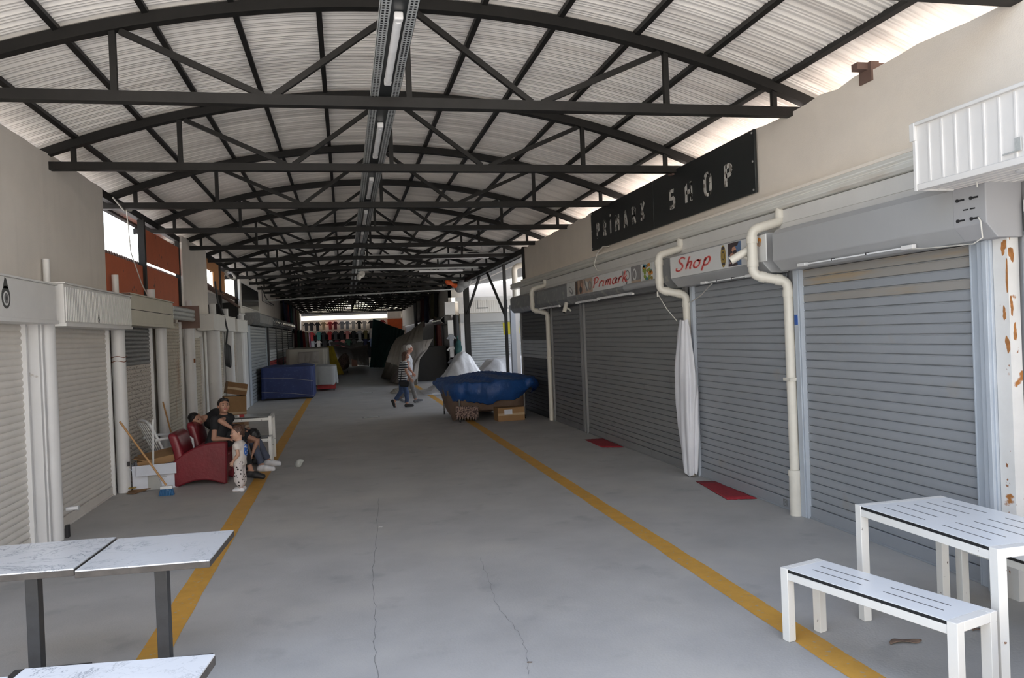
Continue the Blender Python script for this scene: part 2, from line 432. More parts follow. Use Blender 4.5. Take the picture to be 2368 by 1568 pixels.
def marble_mat(name):
    m = bpy.data.materials.new(name); m.use_nodes = True; nt = m.node_tree; N = nt.nodes; L = nt.links; b = N['Principled BSDF']
    b.inputs['Roughness'].default_value = .2
    tc = N.new('ShaderNodeTexCoord'); oi = N.new('ShaderNodeObjectInfo')
    ad = N.new('ShaderNodeVectorMath'); ad.operation = 'ADD'; L.new(tc.outputs['Object'], ad.inputs[0])
    cm = N.new('ShaderNodeVectorMath'); cm.operation = 'SCALE'; cm.inputs['Scale'].default_value = 7.3
    L.new(oi.outputs['Location'], cm.inputs[0]); L.new(cm.outputs[0], ad.inputs[1])
    prev = None
    for sc, wd, mk, dim in ((2.6, .016, 2.0, .75), (5.5, .014, 3.1, .6)):
        n = N.new('ShaderNodeTexNoise'); n.inputs['Scale'].default_value = sc; n.inputs['Detail'].default_value = 7; n.inputs['Roughness'].default_value = .68; n.inputs['Distortion'].default_value = 1.2
        L.new(ad.outputs[0], n.inputs['Vector'])
        s1 = N.new('ShaderNodeMath'); s1.operation = 'SUBTRACT'; s1.inputs[1].default_value = .5; L.new(n.outputs['Fac'], s1.inputs[0])
        s2 = N.new('ShaderNodeMath'); s2.operation = 'ABSOLUTE'; L.new(s1.outputs[0], s2.inputs[0])
        r = N.new('ShaderNodeMapRange'); r.inputs['From Min'].default_value = 0; r.inputs['From Max'].default_value = wd; r.inputs['To Min'].default_value = dim; r.inputs['To Max'].default_value = 0
        L.new(s2.outputs[0], r.inputs['Value'])
        k = N.new('ShaderNodeTexNoise'); k.inputs['Scale'].default_value = mk; L.new(ad.outputs[0], k.inputs['Vector'])
        r2 = N.new('ShaderNodeMapRange'); r2.inputs['From Min'].default_value = .46; r2.inputs['From Max'].default_value = .62; L.new(k.outputs['Fac'], r2.inputs['Value'])
        mu = N.new('ShaderNodeMath'); mu.operation = 'MULTIPLY'; L.new(r.outputs[0], mu.inputs[0]); L.new(r2.outputs[0], mu.inputs[1])
        if prev is None: prev = mu
        else:
            mm = N.new('ShaderNodeMath'); mm.operation = 'MAXIMUM'; L.new(prev.outputs[0], mm.inputs[0]); L.new(mu.outputs[0], mm.inputs[1]); prev = mm
    mx = N.new('ShaderNodeMix'); mx.data_type = 'RGBA'; mx.inputs['A'].default_value = (.66,.67,.68,1); mx.inputs['B'].default_value = (.16,.18,.21,1)
    L.new(prev.outputs[0], mx.inputs['Factor']); L.new(mx.outputs['Result'], b.inputs['Base Color']); MATS[name] = m
marble_mat('marble')
mat('table_edge', (.060,.052,.046), .5, 0, .3, 12)
mat('table_post', (.030,.032,.036), .4, 0, .3, 9)
mat('white_steel', (.74,.73,.70), .4, 0, .03, 4, spots=((.055,.03,.02), 24, .705, .012), spots2=((.25,.13,.07), 10, .735, .01))
mat('hpl_white', (.80,.82,.84), .16, 0, .01, 3)
mat('hpl_black', (.012,.012,.013), .4)
mat('hpl_grey', (.20,.20,.205), .16)
mat('mat_red', (.30,.02,.03), .9, 0, .15, 30, bump=.3, bscale=200)
mat('cloth_white', (.66,.66,.69), .85, 0, .03, 4, spots=((.52,.46,.40), 4, .68, .1, .5))
mat('tarp_blue', (.012,.065,.235), .5, 0, .2, 4, bump=.7, bscale=11, spots=((.06,.12,.32), 9, .62, .06, .7))
mat('tarp_navy', (.016,.033,.13), .6, 0, .14, 3, bump=.4, bscale=6, spots=((.05,.08,.20), 12, .62, .05, .6))
mat('tarp_beige', (.36,.33,.28), .85, 0, .07, 2)
mat('tarp_brown', (.27,.24,.215), .85, 0, .07, 2)
mat('tarp_white', (.70,.70,.71), .4, 0, .08, 3, bump=.6, bscale=9)
mat('tarp_green', (.012,.065,.062), .75, 0, .2, 2)
mat('tarp_yellow', (.42,.32,.025), .7, 0, .12, 3)
mat('tarp_grey', (.33,.335,.33), .75, 0, .06, 3)
mat('cloth_brown', (.17,.115,.085), .9, 0, .12, 6)
mat('cloth_fringe', (.28,.20,.17), .9, 0, .5, 26, spots=((.06,.04,.04), 34, .52, .03))
mat('yellow_card', (.60,.52,.02), .6)
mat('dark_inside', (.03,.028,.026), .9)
mat('screen_black', (.03,.034,.036), .16)
mat('foil', (.70,.70,.70), .22, .8, .2, 12, bump=.8, bscale=10)
mat('red_plain', (.34,.02,.02), .6)
mat('cable_black', (.03,.03,.032), .5)
mat('cable_white', (.62,.60,.55), .5)
mat('paint_blue', (.02,.09,.35), .5)
mat('stone', (.42,.43,.40), .8)
mat('rust', (.20,.07,.03), .9)
mat('aluminium', (.62,.62,.62), .35, .7, .1, 10)

# ------------------------------------------------------------------ floor
X_L, X_R = -3.06, 4.45
mb = MB(); mb.box(-16, 20, -30, 95, -.2, 0, 0)
def crack(pts, w):
    pts = catmull(pts, 10)
    vs = []; fs = []
    for i, (x, y) in enumerate(pts):
        ww = w*(.5+.5*abs(nz1(i*.7)))
        dx = .012*nz1(i*.9, 2)
        vs += [(x+dx-ww/2, y, .0012), (x+dx+ww/2, y, .0012)]
    for i in range(len(pts)-1): fs.append((2*i, 2*i+1, 2*i+3, 2*i+2))
    mb.add(vs, fs, 1)
def fl2(*ps): return [tuple(atz(*p)[:2]) for p in ps]
crack(fl2((876,1150),(870,1250),(862,1330),(868,1420),(866,1500),(880,1600)), .006)
crack(fl2((1110,1290),(1130,1340),(1150,1400),(1190,1450),(1215,1500),(1222,1560)), .004)
crack(fl2((1755,1195),(1790,1190),(1838,1186)), .008)
floor = struct(mb.build('floor', ['concrete', 'crack'], smooth=0))
def stripe(name, xa, xb, y0, y1):
    m = MB(); n = 120
    def fn(u, v):
        y = y0+(y1-y0)*v
        e = .006*nz1(y*5, xa) + .004*nz1(y*17, xb+u)
        return (xa+(xb-xa)*u+e, y, .0016)
    m.grid(fn, 2, n)
    o = struct(m.build(name, 'yellow_paint', smooth=0)); o['label'] = 'worn yellow floor stripe'; return o
stripe('trim_1', -1.36, -1.17, 1.5, 44)
stripe('trim_2', 2.61, 2.79, 1.5, 44)

# ------------------------------------------------------------------ roof: arched corrugated sheets
AX, AZ, AK = .66, 4.985, .0488       # crown of the underside of the sheets
def arc(x, dz=0): return AZ+dz-AK*(x-AX)**2
RY0, RY1 = 3.75, 62.6
mb = MB()
xs = [-3.62+i*(5.25+3.62)/30 for i in range(31)]
prof = [(0,0),(.018,.026),(.056,.026),(.074,0),(.094,0),(.102,.009),(.113,.009),(.121,0),(.134,0),(.142,.009),(.153,.009),(.161,0),(.178,0)]
ys = []; pit = .182
n = int((RY1-RY0)/pit)
for i in range(n):
    for a, b in prof[:-1]: ys.append((RY0+i*pit+a*pit/.178, b))
vs = [(x, y, arc(x)+.06+b) for y, b in ys for x in xs]; nx = len(xs)
fs = [(j*nx+i, j*nx+i+1, (j+1)*nx+i+1, (j+1)*nx+i) for j in range(len(ys)-1) for i in range(nx-1)]
mb.add(vs, fs)
struct(mb.build('ceiling', 'roof_sheet', smooth=20))

_b = MATS['roof_sheet'].node_tree.nodes['Principled BSDF']
_b.inputs['Coat Weight'].default_value = .25; _b.inputs['Coat Roughness'].default_value = .22
# unseen pale front behind the viewer, added to bounce sunlight into the hall
mat('bounce_front', (.78,.74,.68), .8, 0, .05, 1)
m = MB(); m.box(-16, 20, -13.4, -13, 0, 8.5)
for i in range(9): m.box(-14+i*3.6, -12.4+i*3.6, -13.0, -12.9, 5.0, 6.6); m.box(-14+i*3.6, -12.4+i*3.6, -13.0, -12.9, 1.0, 3.0)
struct(m.build('bounce_wall_front', 'bounce_front', smooth=0))
# roof trusses
TY = [7.08+2.70*i for i in range(-1, 23)]
def make_truss():
    t = thing('roof_truss', '', 'roof truss', (AX, 0, 4.06))
    xl, xr = -3.62, 4.94
    MB().box(xl, xr, -.05, .05, 4.015, 4.105).build('bottom_chord', 'steel_black', t)
    m = MB(); N = 36; pts = [xl-.02+(xr-xl+.04)*i/N for i in range(N+1)]
    vs = []
    for x in pts:
        z = arc(x, -.03)
        vs += [(x,-.05,z-.05),(x,.05,z-.05),(x,.05,z+.05),(x,-.05,z+.05)]
    fs = [(0,1,2,3), tuple(4*N+k for k in (3,2,1,0))]
    for i in range(N):
        o = 4*i; fs += [(o,o+4,o+5,o+1),(o+1,o+5,o+6,o+2),(o+2,o+6,o+7,o+3),(o+3,o+7,o+4,o)]
    m.add(vs, fs); m.build('arched_chord', 'steel_black', t)
    for x in (-2.95, -1.80, .66, 3.15, 4.30):
        MB().bar((x,0,4.09), (x,0,arc(x,-.06)), .05, .05).build('upright', 'steel_black', t)
    for a, b in ((-1.74,-.60), (.58,-.52), (.74,1.80), (3.09,1.90)):
        MB().bar((a,0,arc(a,-.09)), (b,0,4.10), .05, .05).build('diagonal_brace', 'steel_black', t)
    return t
truss0 = make_truss()
for i, y in enumerate(TY):
    t = truss0 if i == 0 else dup(truss0)
    t.location.y = y
    if y > RY1: w = 'beyond the end of the roof sheets'
    else: w = 'carrying the corrugated roof'
    t['label'] = f'{ORD[i]} black arched truss from the camera end, {w}'
    t['group'] = 'arched roof trusses'

# purlins
for k, x in enumerate((-3.58, -2.92, -2.22, -1.53, -.84, -.11, 1.38, 2.11, 2.86, 3.59, 4.32, 4.92)):
    z = arc(x, .035); s = -2*AK*(x-AX); R = Matrix.Rotation(-math.atan(s), 3, 'Y')
    m = MB(); m.obox((x, (RY0+61)/2, z), (.05, 61-RY0, .06), R)
    o = m.build('roof_purlin', 'steel_black')
    side = 'left' if x < AX else 'right'
    tag(o, f'{ORD[k]} black steel purlin from the left eave, lengthwise under the {side} roof half', 'purlin', 'roof purlins')

# cable tray down the middle, with its lamps
t = thing('cable_tray', 'perforated galvanised cable tray running down the middle of the roof with black centre strip', 'cable tray', (.44, 5, 4.13))
def perf_strip(xa, xb, ya, yb, z):
    """a strip with two rows of dark slots"""
    m = MB(); m.box(xa, xb, ya, yb, z, z+.004, 0)
    w = (xb-xa)
    y = ya+.03
    while y < min(yb, 24):
        for q in (.3, .7):
            m.box(xa+w*q-.008, xa+w*q+.008, y, y+.022, z-.0012, z+.001, 1)
        y += .042
    return m
for nm, xa, xb in (('left', .315, .385), ('right', .495, .565)):
    m = perf_strip(xa, xb, RY0+.2, 48, 4.115); m.box(xa if nm == 'left' else xb-.003, xa+.003 if nm == 'left' else xb, RY0+.2, 48, 4.115, 4.17)
    m.build('perforated_side', ['galvanised', 'hpl_black'], t)
MB().box(.385, .495, RY0+.2, 48, 4.125, 4.135).build('centre_strip', 'sign_black', t)
for i in range(9):
    y0 = 5.22+2.70*i
    l = thing('tube_lamp', f'{ORD[i]} unlit white tube lamp from the camera end, under the middle cable tray', 'lamp', (.44, y0+.6, 4.08), 'tube lamps under the cable tray')
    m = MB()
    m.tube([(.44, y0+.07, 4.095), (.44, y0+1.33, 4.095)], .030, 14); m.build('tube', 'lamp_clear', l)
    for yy in (y0, y0+1.33): MB().box(.41, .47, yy, yy+.07, 4.07, 4.124).build('end_cap', 'lamp_plastic', l, bevel=.01)

# ------------------------------------------------------------------ walls
def jag_wall(name, mt, X0, X1, y0, y1, z0, z1, amp=.02, step=.25, z1b=None):
    m = MB(); n = max(2, int((y1-y0)/step)); z1b = z1 if z1b is None else z1b
    poly = [(y0, z0)]+[]
    top = [(y0+(y1-y0)*i/n, z1+(z1b-z1)*i/n+random.uniform(-amp, amp)) for i in range(n+1)]
    poly = [(y0, z0), (y1, z0)] + top[::-1]
    m.prism(poly, 'x', X0, X1)
    return struct(m.build(name, mt, smooth=0))
jag_wall('wall_right', 'plaster_warm', 4.48, 4.62, 1.0, 18.95, 2.9, 4.07)
jag_wall('wall_right_lower', 'grey_wall', 4.50, 4.62, 1.0, 19.5, 0, 2.9, 0)
m = MB(); m.box(4.48, 4.66, 1.0, 4.40, 0, 2.5); struct(m.build('wall_right_end', 'grey_wall', smooth=0))
# window just inside the frame on the right
w = thing('window_1', 'dark window at the right edge in the grey wall', None, (4.46, 3.95, 2.3)); w['kind'] = 'structure'
a, b = 3.2, 4.34
m = MB(); m.box(4.44, 4.50, a, b, 1.95, 2.02); m.box(4.44, 4.50, a, b, 2.62, 2.70); m.box(4.442, 4.50, b-.08, b-.001, 2.02, 2.62); m.box(4.442, 4.50, a+.001, a+.06, 2.02, 2.62)
m.build('window_frame', 'fascia_white', w, smooth=0)
MB().box(4.46, 4.468, a+.05, b-.07, 2.0, 2.64).build('window_pane', 'screen_black', w)
# left shop roof; unseen right roof added to bounce sun onto the hall ceiling
m = MB(); m.prism([(4.63,3.02),(12,3.42),(12,3.32),(4.63,2.9)], 'y', 1.0, 19.4); struct(m.build('roof_right_bounce', 'roof_pale', smooth=0))
m = MB(); m.box(4.75, 12, 19.3, 19.5, 0, 2.95); m.box(11.9, 12, 1, 19.4, 0, 3.35); struct(m.build('wall_right_back', 'grey_wall', smooth=0))
m = MB(); m.prism([(-3.34,3.36),(-3.34,3.30),(-11,2.6),(-11,2.7)], 'y', 4.0, 60); struct(m.build('roof_left', 'tile_terracotta', smooth=0))
m = MB()
for i in range(60):
    y = 11.8+i*.135
    m.tube([(-3.30,y,3.36),(-3.9,y,3.31)], .034, 8)
struct(m.build('roof_left_tiles', 'tile_brown'))
# left walls
jag_wall('wall_left', 'plaster_left', -3.32, -3.20, 4.0, 11.75, 2.3, 4.19, .012)
jag_wall('wall_left_lower', 'plaster_white', -3.34, -3.22, 4.0, 58, 0, 2.62, 0)
jag_wall('wall_left_middle', 'plaster_left', -3.32, -3.18, 17.0, 19.9, 2.48, 4.22, .004)
jag_wall('wall_left_sign', 'plaster_white', -3.32, -3.20, 26.1, 32.0, 2.95, 4.24, .0)
jag_wall('wall_left_far', 'plaster_left', -3.32, -3.20, 32.0, 62, 2.62, 4.32, .004, 1, 4.1)
# far end wall
m = MB(); m.box(-3.3, 5.6, 62.0, 62.2, 0, 3.55); struct(m.build('wall_back', 'plaster_warm', smooth=0))
# right block beyond the side passage
jag_wall('wall_right_far', 'plaster_left', 4.5, 4.64, 33.9, 62, 2.84, 4.25, .01, .6)
jag_wall('wall_right_far_lower', 'grey_wall', 4.72, 4.80, 33.9, 62, 0, 2.9, 0)
SY = 33.9
zc = [aty(1120, y, SY).z for y in (650, 686, 697, 724, 744, 838)]
m = MB(); m.box(4.5, 12, SY, SY+.14, aty(1060,688,SY).z, 4.25); struct(m.build('wall_passage', 'plaster_warm', smooth=0))
m = MB(); m.box(4.8, 12, SY+.15, SY+.3, 0, 3.4); struct(m.build('wall_passage_lower', 'plaster_white', smooth=0))
# passage back; roof over the passage, stretched and tilted to shape the light there
m = MB(); m.box(11.9, 12, 19.4, 34, 0, 3.0); struct(m.build('wall_passage_end', 'plaster_white', smooth=0))
m = MB(); m.prism([(4.75,3.98),(9.6,4.66),(9.6,4.70),(4.75,4.02)], 'y', 20.5, 33.2); struct(m.build('ceiling_passage', 'galv_dark', smooth=0))

# edge beams along both sides
def beam(label, a, b, w=.09, h=.11, mt='steel_black', name='edge_beam', cat='beam', group=None):
    m = MB(); m.bar(a, b, w, h, (1,0,0)); return tag(m.build(name, mt), label, cat, group)
beam('black steel edge beam along the left roof side above the orange boards', (-3.26,11.8,4.13), (-3.26,17.0,4.13))
beam('black steel edge beam on the left past the tall grey wall strip', (-3.26,19.95,4.16), (-3.26,26.1,4.14))
beam('black steel edge beam over the right side passage between the two beige walls', (4.5,18.95,4.0), (4.5,33.9,4.0), .11, .14)
m = MB(); m.box(4.44, 4.56, 18.97, 19.12, 2.6, 4.1); tag(m.build('steel_post', 'steel_black'), 'black steel post at the end of the long right beige wall', 'post')
for (x, y, z0, z1, s, lab) in ((-3.24, 14.0, 2.7, 4.1, .10, 'black steel post between the two orange boards on the left'),
                             (-3.24, 16.85, 2.75, 4.1, .08, 'black steel post beside the tall grey wall strip on the left'),
                             (-3.26, 22.3, 2.7, 4.12, .10, 'black steel post in front of the open dark loft on the left'),
                             (-3.24, 25.5, 2.6, 4.12, .09, 'black steel post beside the white wall with the dark screen')):
    m = MB(); m.box(x-s/2, x+s/2, y-s/2, y+s/2, z0, z1); m.box(x-s/2-.02, x+s/2+.02, y-s/2-.02, y+s/2+.02, z0, z0+.02)
    tag(m.build('steel_post', 'steel_black'), lab, 'post', 'left steel posts')
mat('rust_orange', (.36,.15,.045), .85, 0, .3, 30)
# ================================================================== RIGHT SIDE: shops with roller shutters
def slat_curtain(X, y0, y1, z0, z1, pitch, face, depth, mi=0, kind='flat', band=None):
    """interlocking slats; face=-1 looks to -X, +1 to +X; band=(z0,z1,mat index)"""
    m = MB()
    if kind == 'flat':
        pr = [(0, -.45), (.075, -.45), (.095, .80), (.22, .95), (.5, 1.0), (.78, .93), (.90, .80), (.925, 1.12), (.985, 1.12), (1.0, -.45)]
    else:
        pr = [(0, 0), (.08, .35), (.22, .80), (.45, 1.0), (.68, .85), (.85, .45), (1.0, 0)]
    n = int(round((z1-z0)/pitch)); p = (z1-z0)/n
    for i in range(n):
        zb = z0+i*p
        mm = mi
        if band:
            for b in band:
                if b[0] <= zb+p/2 <= b[1]: mm = b[2]
        vs = []
        for t, d in pr:
            for y in (y0, y1): vs.append((X+face*depth*d, y, zb+t*p))
        m.add(vs, [(2*k, 2*k+1, 2*k+3, 2*k+2) for k in range(len(pr)-1)], mm)
    m.box(X-face*.004, X-face*.012, y0, y1, z0, z1, mi)
    return m
def shutter(name, label, X, y0, y1, z0, z1, pitch, face, mats, frame_mat, depth=.014, kind='flat', band=None, bar=.12, guide=.07, group=None, guides=(1, 1), bar_mat=None):
    t = thing(name, label, 'shutter', (X, (y0+y1)/2, z0), group)
    slat_curtain(X, y0+.01, y1-.01, z0+bar, z1, pitch, face, depth, 0, kind, band).build('slats', mats, t, smooth=50)
    m = MB(); m.box(X, X+face*.022, y0+.01, y1-.01, z0, z0+bar); m.box(X, X+face*.032, y0+.01, y1-.01, z0, z0+.018)
    m.build('bottom_rail', bar_mat or mats[0], t, bevel=.003)
    for on, a, b in ((guides[0], y0-guide+.01, y0+.01), (guides[1], y1-.01, y1+guide-.01)):
        if not on: continue
        m = MB(); m.box(X-.01, X+face*.05, a, b, z0, z1+.02)
        ed = b if a < y0 else a
        m.box(X, X+face*.054, ed-.008, ed+.008, z0, z1+.02)
        m.build('guide_rail', frame_mat, t, bevel=.004)
    return t
RX = 4.46
sg = 'grey roller shutters on the right'
sh1 = shutter('roller_shutter', 'nearest large grey roller shutter behind the white slotted table, brownish stains at the top', RX, 4.76, 6.93, 0, 2.455, .080, -1, ['grey_lacquer', 'grey_lacquer_worn'], 'frame_blue_grey', group=sg, guide=.10, band=[(2.28, 2.34, 1), (2.36, 2.5, 1), (2.12, 2.18, 1)])
sh2 = shutter('roller_shutter', 'grey roller shutter between the white pipe and the pole wrapped in white cloth', RX, 7.22, 9.36, 0, 2.455, .080, -1, ['grey_lacquer'], 'frame_blue_grey', group=sg, guides=(0, 1))
sh3 = shutter('roller_shutter', 'widest dark grey roller shutter, left of the cloth wrapped pole', RX, 9.62, 14.08, 0, 2.455, .080, -1, ['mid_lacquer'], 'mid_lacquer', group=sg, guide=.09)
sh4 = shutter('roller_shutter', 'narrow grey roller shutter with pale slat lips, right of the far drain pipe', RX, 14.27, 16.42, 0, 2.455, .095, -1, ['dark_lacquer'], 'mid_lacquer', group=sg, depth=.02)
sh5 = shutter('roller_shutter', 'black roller shutter with one band of light grey slats, beside the blue covered cart', RX, 16.72, 19.42, 0, 2.455, .085, -1, ['black_lacquer', 'silver_slat'], 'mid_lacquer', group=sg, depth=.018, band=[(1.32, 1.72, 1)], guide=.05)
# small stickers on two bottom rails
for t, y, lab in ((sh2, 7.33, 'small dark notice sticker'), (sh1, 4.95, 'small dark notice sticker')):
    m = MB(); m.box(RX-.0235, RX-.021, y, y+.075, .03, .10); 
    for k in range(4): m.box(RX-.0242, RX-.0234, y+.008, y+.067, .040+k*.014, .046+k*.014, 1)
    o = m.build('sticker', ['galv_dark', 'silver_slat'], t, smooth=0); o['label'] = lab

# shutter boxes
def shutter_box(label, y0, y1, mt, zt=2.87, zb=2.46, front=4.19, cap=None, tilt=.10):
    t = thing('shutter_box', label, 'shutter box', (front, (y0+y1)/2, zb), 'shutter boxes over the right shutters')
    poly = [(4.472, zt), (front+.04, zt), (front, zt-.05), (front, zb+tilt), (front+.09, zb), (4.472, zb)]
    MB().prism(poly, 'y', y0, y1).build('casing', mt, t, smooth=0, bevel=.008)
    return t, poly
b1, poly = shutter_box('nearest smooth pale grey shutter box, with bolted end plate, over the nearest shutter', 4.66, 7.02, 'box_grey')
p2 = [(4.472, 2.87), (4.225, 2.87), (4.185, 2.82), (4.185, 2.56), (4.275, 2.46), (4.472, 2.46)]
o = MB().prism(p2, 'y', 4.38, 4.665).build('end_plate', 'grey_wall', b1, smooth=0, bevel=.006); o['label'] = 'lighter grey bolted end plate'
m = MB()
for z in (2.74, 2.60):
    for y in (4.44, 4.56):
        m.box(4.18, 4.186, y, y+.055, z-.006, z+.006)
        m.tube([(4.176, y+.06, z), (4.186, y+.06, z)], .012, 10)
for y in (4.47, 4.53): m.box(4.18, 4.186, y, y+.04, 2.664, 2.672)
m.build('bolt_slots', 'black_plastic', b1)
b2, _ = shutter_box('grey shutter box carrying the white panel with the word Shop', 7.20, 9.48, 'box_grey')
b3, _ = shutter_box('long dark shutter box under the longer red lettered picture panel', 9.75, 14.34, 'box_dark')
b2['label'] = 'grey shutter box under the shorter white panel lettered in red, beside the near pipe'
b4, _ = shutter_box('dark grey shutter box left of the small picture panel, above the narrow shutter', 14.36, 16.70, 'box_dark')
b5, _ = shutter_box('stained grey end shutter box above the black shutter at the passage', 16.74, 19.55, 'box_dark')

# sign panels on the boxes
FXs = 4.178
def panel_sign(label, ya, yb, za, zb, text, tx, tz, th, tw):
    """ya = far end (left in view), yb = near end"""
    t = thing('sign_panel', label, 'sign', (FXs, (ya+yb)/2, za))
    MB().box(FXs, FXs+.012, yb, ya, za, zb).build('board', 'sign_panel', t, bevel=.002)
    for back, mt, w in ((1, 'sign_pink', .165), (0, 'sign_red', .125)):
        m = MB(); x = tx
        for ch in text:
            strokes, adv = SCRIPT[ch]
            for s in strokes:
                stroke(m, [(q[0]+.10*q[1], q[1]) for q in s], w, lambda u, v, d, x=x: (FXs-.001-(.0015 if not back else 0)-d, ya-(x+u*tw), tz+v*th), .002, 0, pen=None if back else .9)
            x += adv*tw
        o = m.build('lettering' if not back else 'lettering_outline', mt, t, smooth=0)
    return t
def spic(t, name, shapes, mts):
    """shapes: list of (poly [(y,z)..], material index, layer)"""
    m = MB()
    for poly, mi, ly in shapes: m.prism(poly, 'x', FXs-.0008-.0009*ly, FXs+.002, mi)
    return m.build(name, mts, t, smooth=0)
def ellp(cy, cz, ry, rz, rot=0, n=20):
    return [(cy+ry*math.cos(a)*math.cos(rot)-rz*math.sin(a)*math.sin(rot), cz+ry*math.cos(a)*math.sin(rot)+rz*math.sin(a)*math.cos(rot)) for a in [2*PI*i/n for i in range(n)]]
def rct(y0, y1, z0, z1): return [(y0, z0), (y1, z0), (y1, z1), (y0, z1)]
for nm, c in (('pic_gold', (.32,.22,.05)), ('pic_dark', (.05,.04,.04)), ('pic_skin', (.48,.25,.17)), ('pic_hair', (.05,.035,.04)), ('pic_blue', (.10,.17,.30)), ('pic_orange', (.65,.25,.03)),
              ('pic_green', (.25,.33,.04)), ('pic_white', (.62,.62,.60)), ('pic_brown', (.22,.12,.07)), ('pic_grey', (.22,.21,.21)), ('pic_teal', (.05,.20,.28)), ('pic_tan', (.45,.33,.25))):
    mat(nm, c, .4, 0, .15, 18)
s1 = panel_sign('white sign panel with the red script word Shop and watch and sunglasses pictures', 9.47, 7.12, 2.575, 2.845, 'Shop', .17, 2.655, .15, .40)
spic(s1, 'picture', [(ellp(8.02, 2.715, .060, .125), 1, 1), (ellp(8.02, 2.72, .035, .050), 2, 2), (ellp(8.02, 2.72, .024, .034), 0, 3), (rct(7.985,8.055,2.79,2.82), 2, 2), (rct(7.985,8.055,2.615,2.645), 2, 2)], ['pic_gold', 'pic_gold', 'pic_dark'])
spic(s1, 'picture', [(rct(7.62, 7.90, 2.585, 2.84), 0, 1), (ellp(7.79, 2.72, .075, .092), 1, 2), ([(7.90,2.84),(7.66,2.84),(7.69,2.80),(7.80,2.79),(7.85,2.72),(7.90,2.70)], 2, 3), (ellp(7.755, 2.735, .045, .020, -.1), 2, 4), (ellp(7.835, 2.742, .030, .016), 2, 4), (rct(7.76,7.87,2.585,2.66), 1, 2), (ellp(7.755,2.672,.016,.007), 4, 4), (rct(7.70,7.90,2.585,2.615), 2, 3)], ['pic_blue', 'pic_skin', 'pic_hair', 'pic_white', 'pic_brown'])
spic(s1, 'picture', [(ellp(7.54, 2.69, .035, .050, .3), 0, 1), (ellp(7.44, 2.735, .030, .040, .3), 0, 1), (ellp(7.26, 2.785, .060, .040), 1, 1), (ellp(7.24, 2.76, .030, .030), 2, 2)], ['pic_grey', 'pic_orange', 'pic_tan'])
s2 = panel_sign('long white sign panel with the red script word, watches, beads and sunglasses pictures', 14.30, 9.80, 2.60, 2.855, 'Primark', 1.62, 2.665, .155, .46)
s2['label'] = 'long white sign panel reading Primark'.replace('Primark', 'a name in red script') + ' with jewellery and bead pictures'
spic(s2, 'picture', [(rct(13.75, 14.29, 2.605, 2.85), 0, 1), (ellp(14.02, 2.70, .14, .055, .4), 1, 2), (ellp(14.02, 2.71, .09, .030, .4), 0, 3)], ['pic_white', 'pic_grey'])
spic(s2, 'picture', [(rct(13.28, 13.74, 2.605, 2.85), 0, 1), (rct(13.60,13.70,2.605,2.85), 1, 2), (rct(13.46,13.54,2.61,2.845), 2, 2), (ellp(13.40,2.68,.08,.06), 1, 3), (rct(13.30,13.36,2.62,2.80), 3, 2)], ['pic_brown', 'pic_dark', 'pic_tan', 'pic_skin'])
spic(s2, 'picture', [(rct(12.72, 13.27, 2.605, 2.85), 0, 1), (ellp(13.05, 2.73, .10, .08, .5), 1, 2), (ellp(12.86, 2.72, .09, .085, .2), 2, 2), (ellp(12.86, 2.72, .05, .05), 0, 3), ([(13.20,2.84),(13.14,2.84),(12.98,2.64),(13.05,2.63)], 2, 3)], ['pic_tan', 'pic_white', 'pic_grey'])
spic(s2, 'picture', [(ellp(11.22, 2.74, .035, .09), 0, 1), (ellp(11.03, 2.75, .085, .075), 1, 1), (ellp(11.03, 2.75, .065, .058), 2, 2), (ellp(11.08, 2.66, .03, .05), 1, 1)], ['pic_grey', 'pic_grey', 'pic_white'])
spic(s2, 'picture', [(rct(10.50, 10.88, 2.605, 2.855), 0, 1), (ellp(10.74, 2.735, .075, .085), 1, 2), (ellp(10.74, 2.735, .050, .058), 0, 3), (rct(10.50,10.88,2.605,2.650), 2, 2)], ['pic_grey', 'pic_white', 'pic_tan'])
beads = [(rct(10.05, 10.46, 2.61, 2.85), 0, 1)]
for k in range(26): beads.append((ellp(10.09+random.random()*.33, 2.63+random.random()*.20, .040, .026, 0, 10), 1+((0 if k % 2 else 1) if k < 12 else 2+k % 3) % 5, 2+k % 3))
spic(s2, 'picture', beads, ['pic_white', 'pic_orange', 'pic_gold', 'pic_green', 'pic_teal', 'pic_green'])
spic(s2, 'picture', [(ellp(9.92, 2.76, .05, .05), 0, 1), (ellp(9.88, 2.68, .035, .05, .5), 0, 1)], ['pic_dark', 'pic_dark'])

# strip lamps under the boxes
def strip_lamp(label, ya, yb, z, x=4.20, thick=.012):
    t = thing('strip_lamp', label, 'lamp', (x, (ya+yb)/2, z), 'strip lamps under the shutter boxes')
    MB().box(x-.014, x+.014, yb, ya, z, z+thick).build('strip', 'lamp_clear', t)
    for y in (ya, yb): MB().box(x-.02, x+.02, y-.06, y+.06, z-.008, z+.022).build('end_block', 'lamp_plastic', t, bevel=.003)
    for q in (.33, .66): MB().box(x-.016, x+.016, ya+(yb-ya)*q-.006, ya+(yb-ya)*q+.006, z-.002, z+.02).build('clip', 'black_plastic', t)
    return t
strip_lamp('thin white strip lamp under the nearest pale grey shutter box', 6.55, 5.15, 2.475, 4.215)
strip_lamp('thin white strip lamp below the shorter red lettered panel', 8.50, 7.45, 2.445, 4.17)
strip_lamp('right one of two white strip lamps below the long lettered panel', 12.55, 10.95, 2.455, 4.20, .035)
strip_lamp('left one of two white strip lamps below the long lettered panel', 13.75, 12.65, 2.445, 4.20, .035)
strip_lamp('white strip lamp under the dark grey box at the narrow shutter', 16.55, 14.95, 2.44, 4.20, .035)
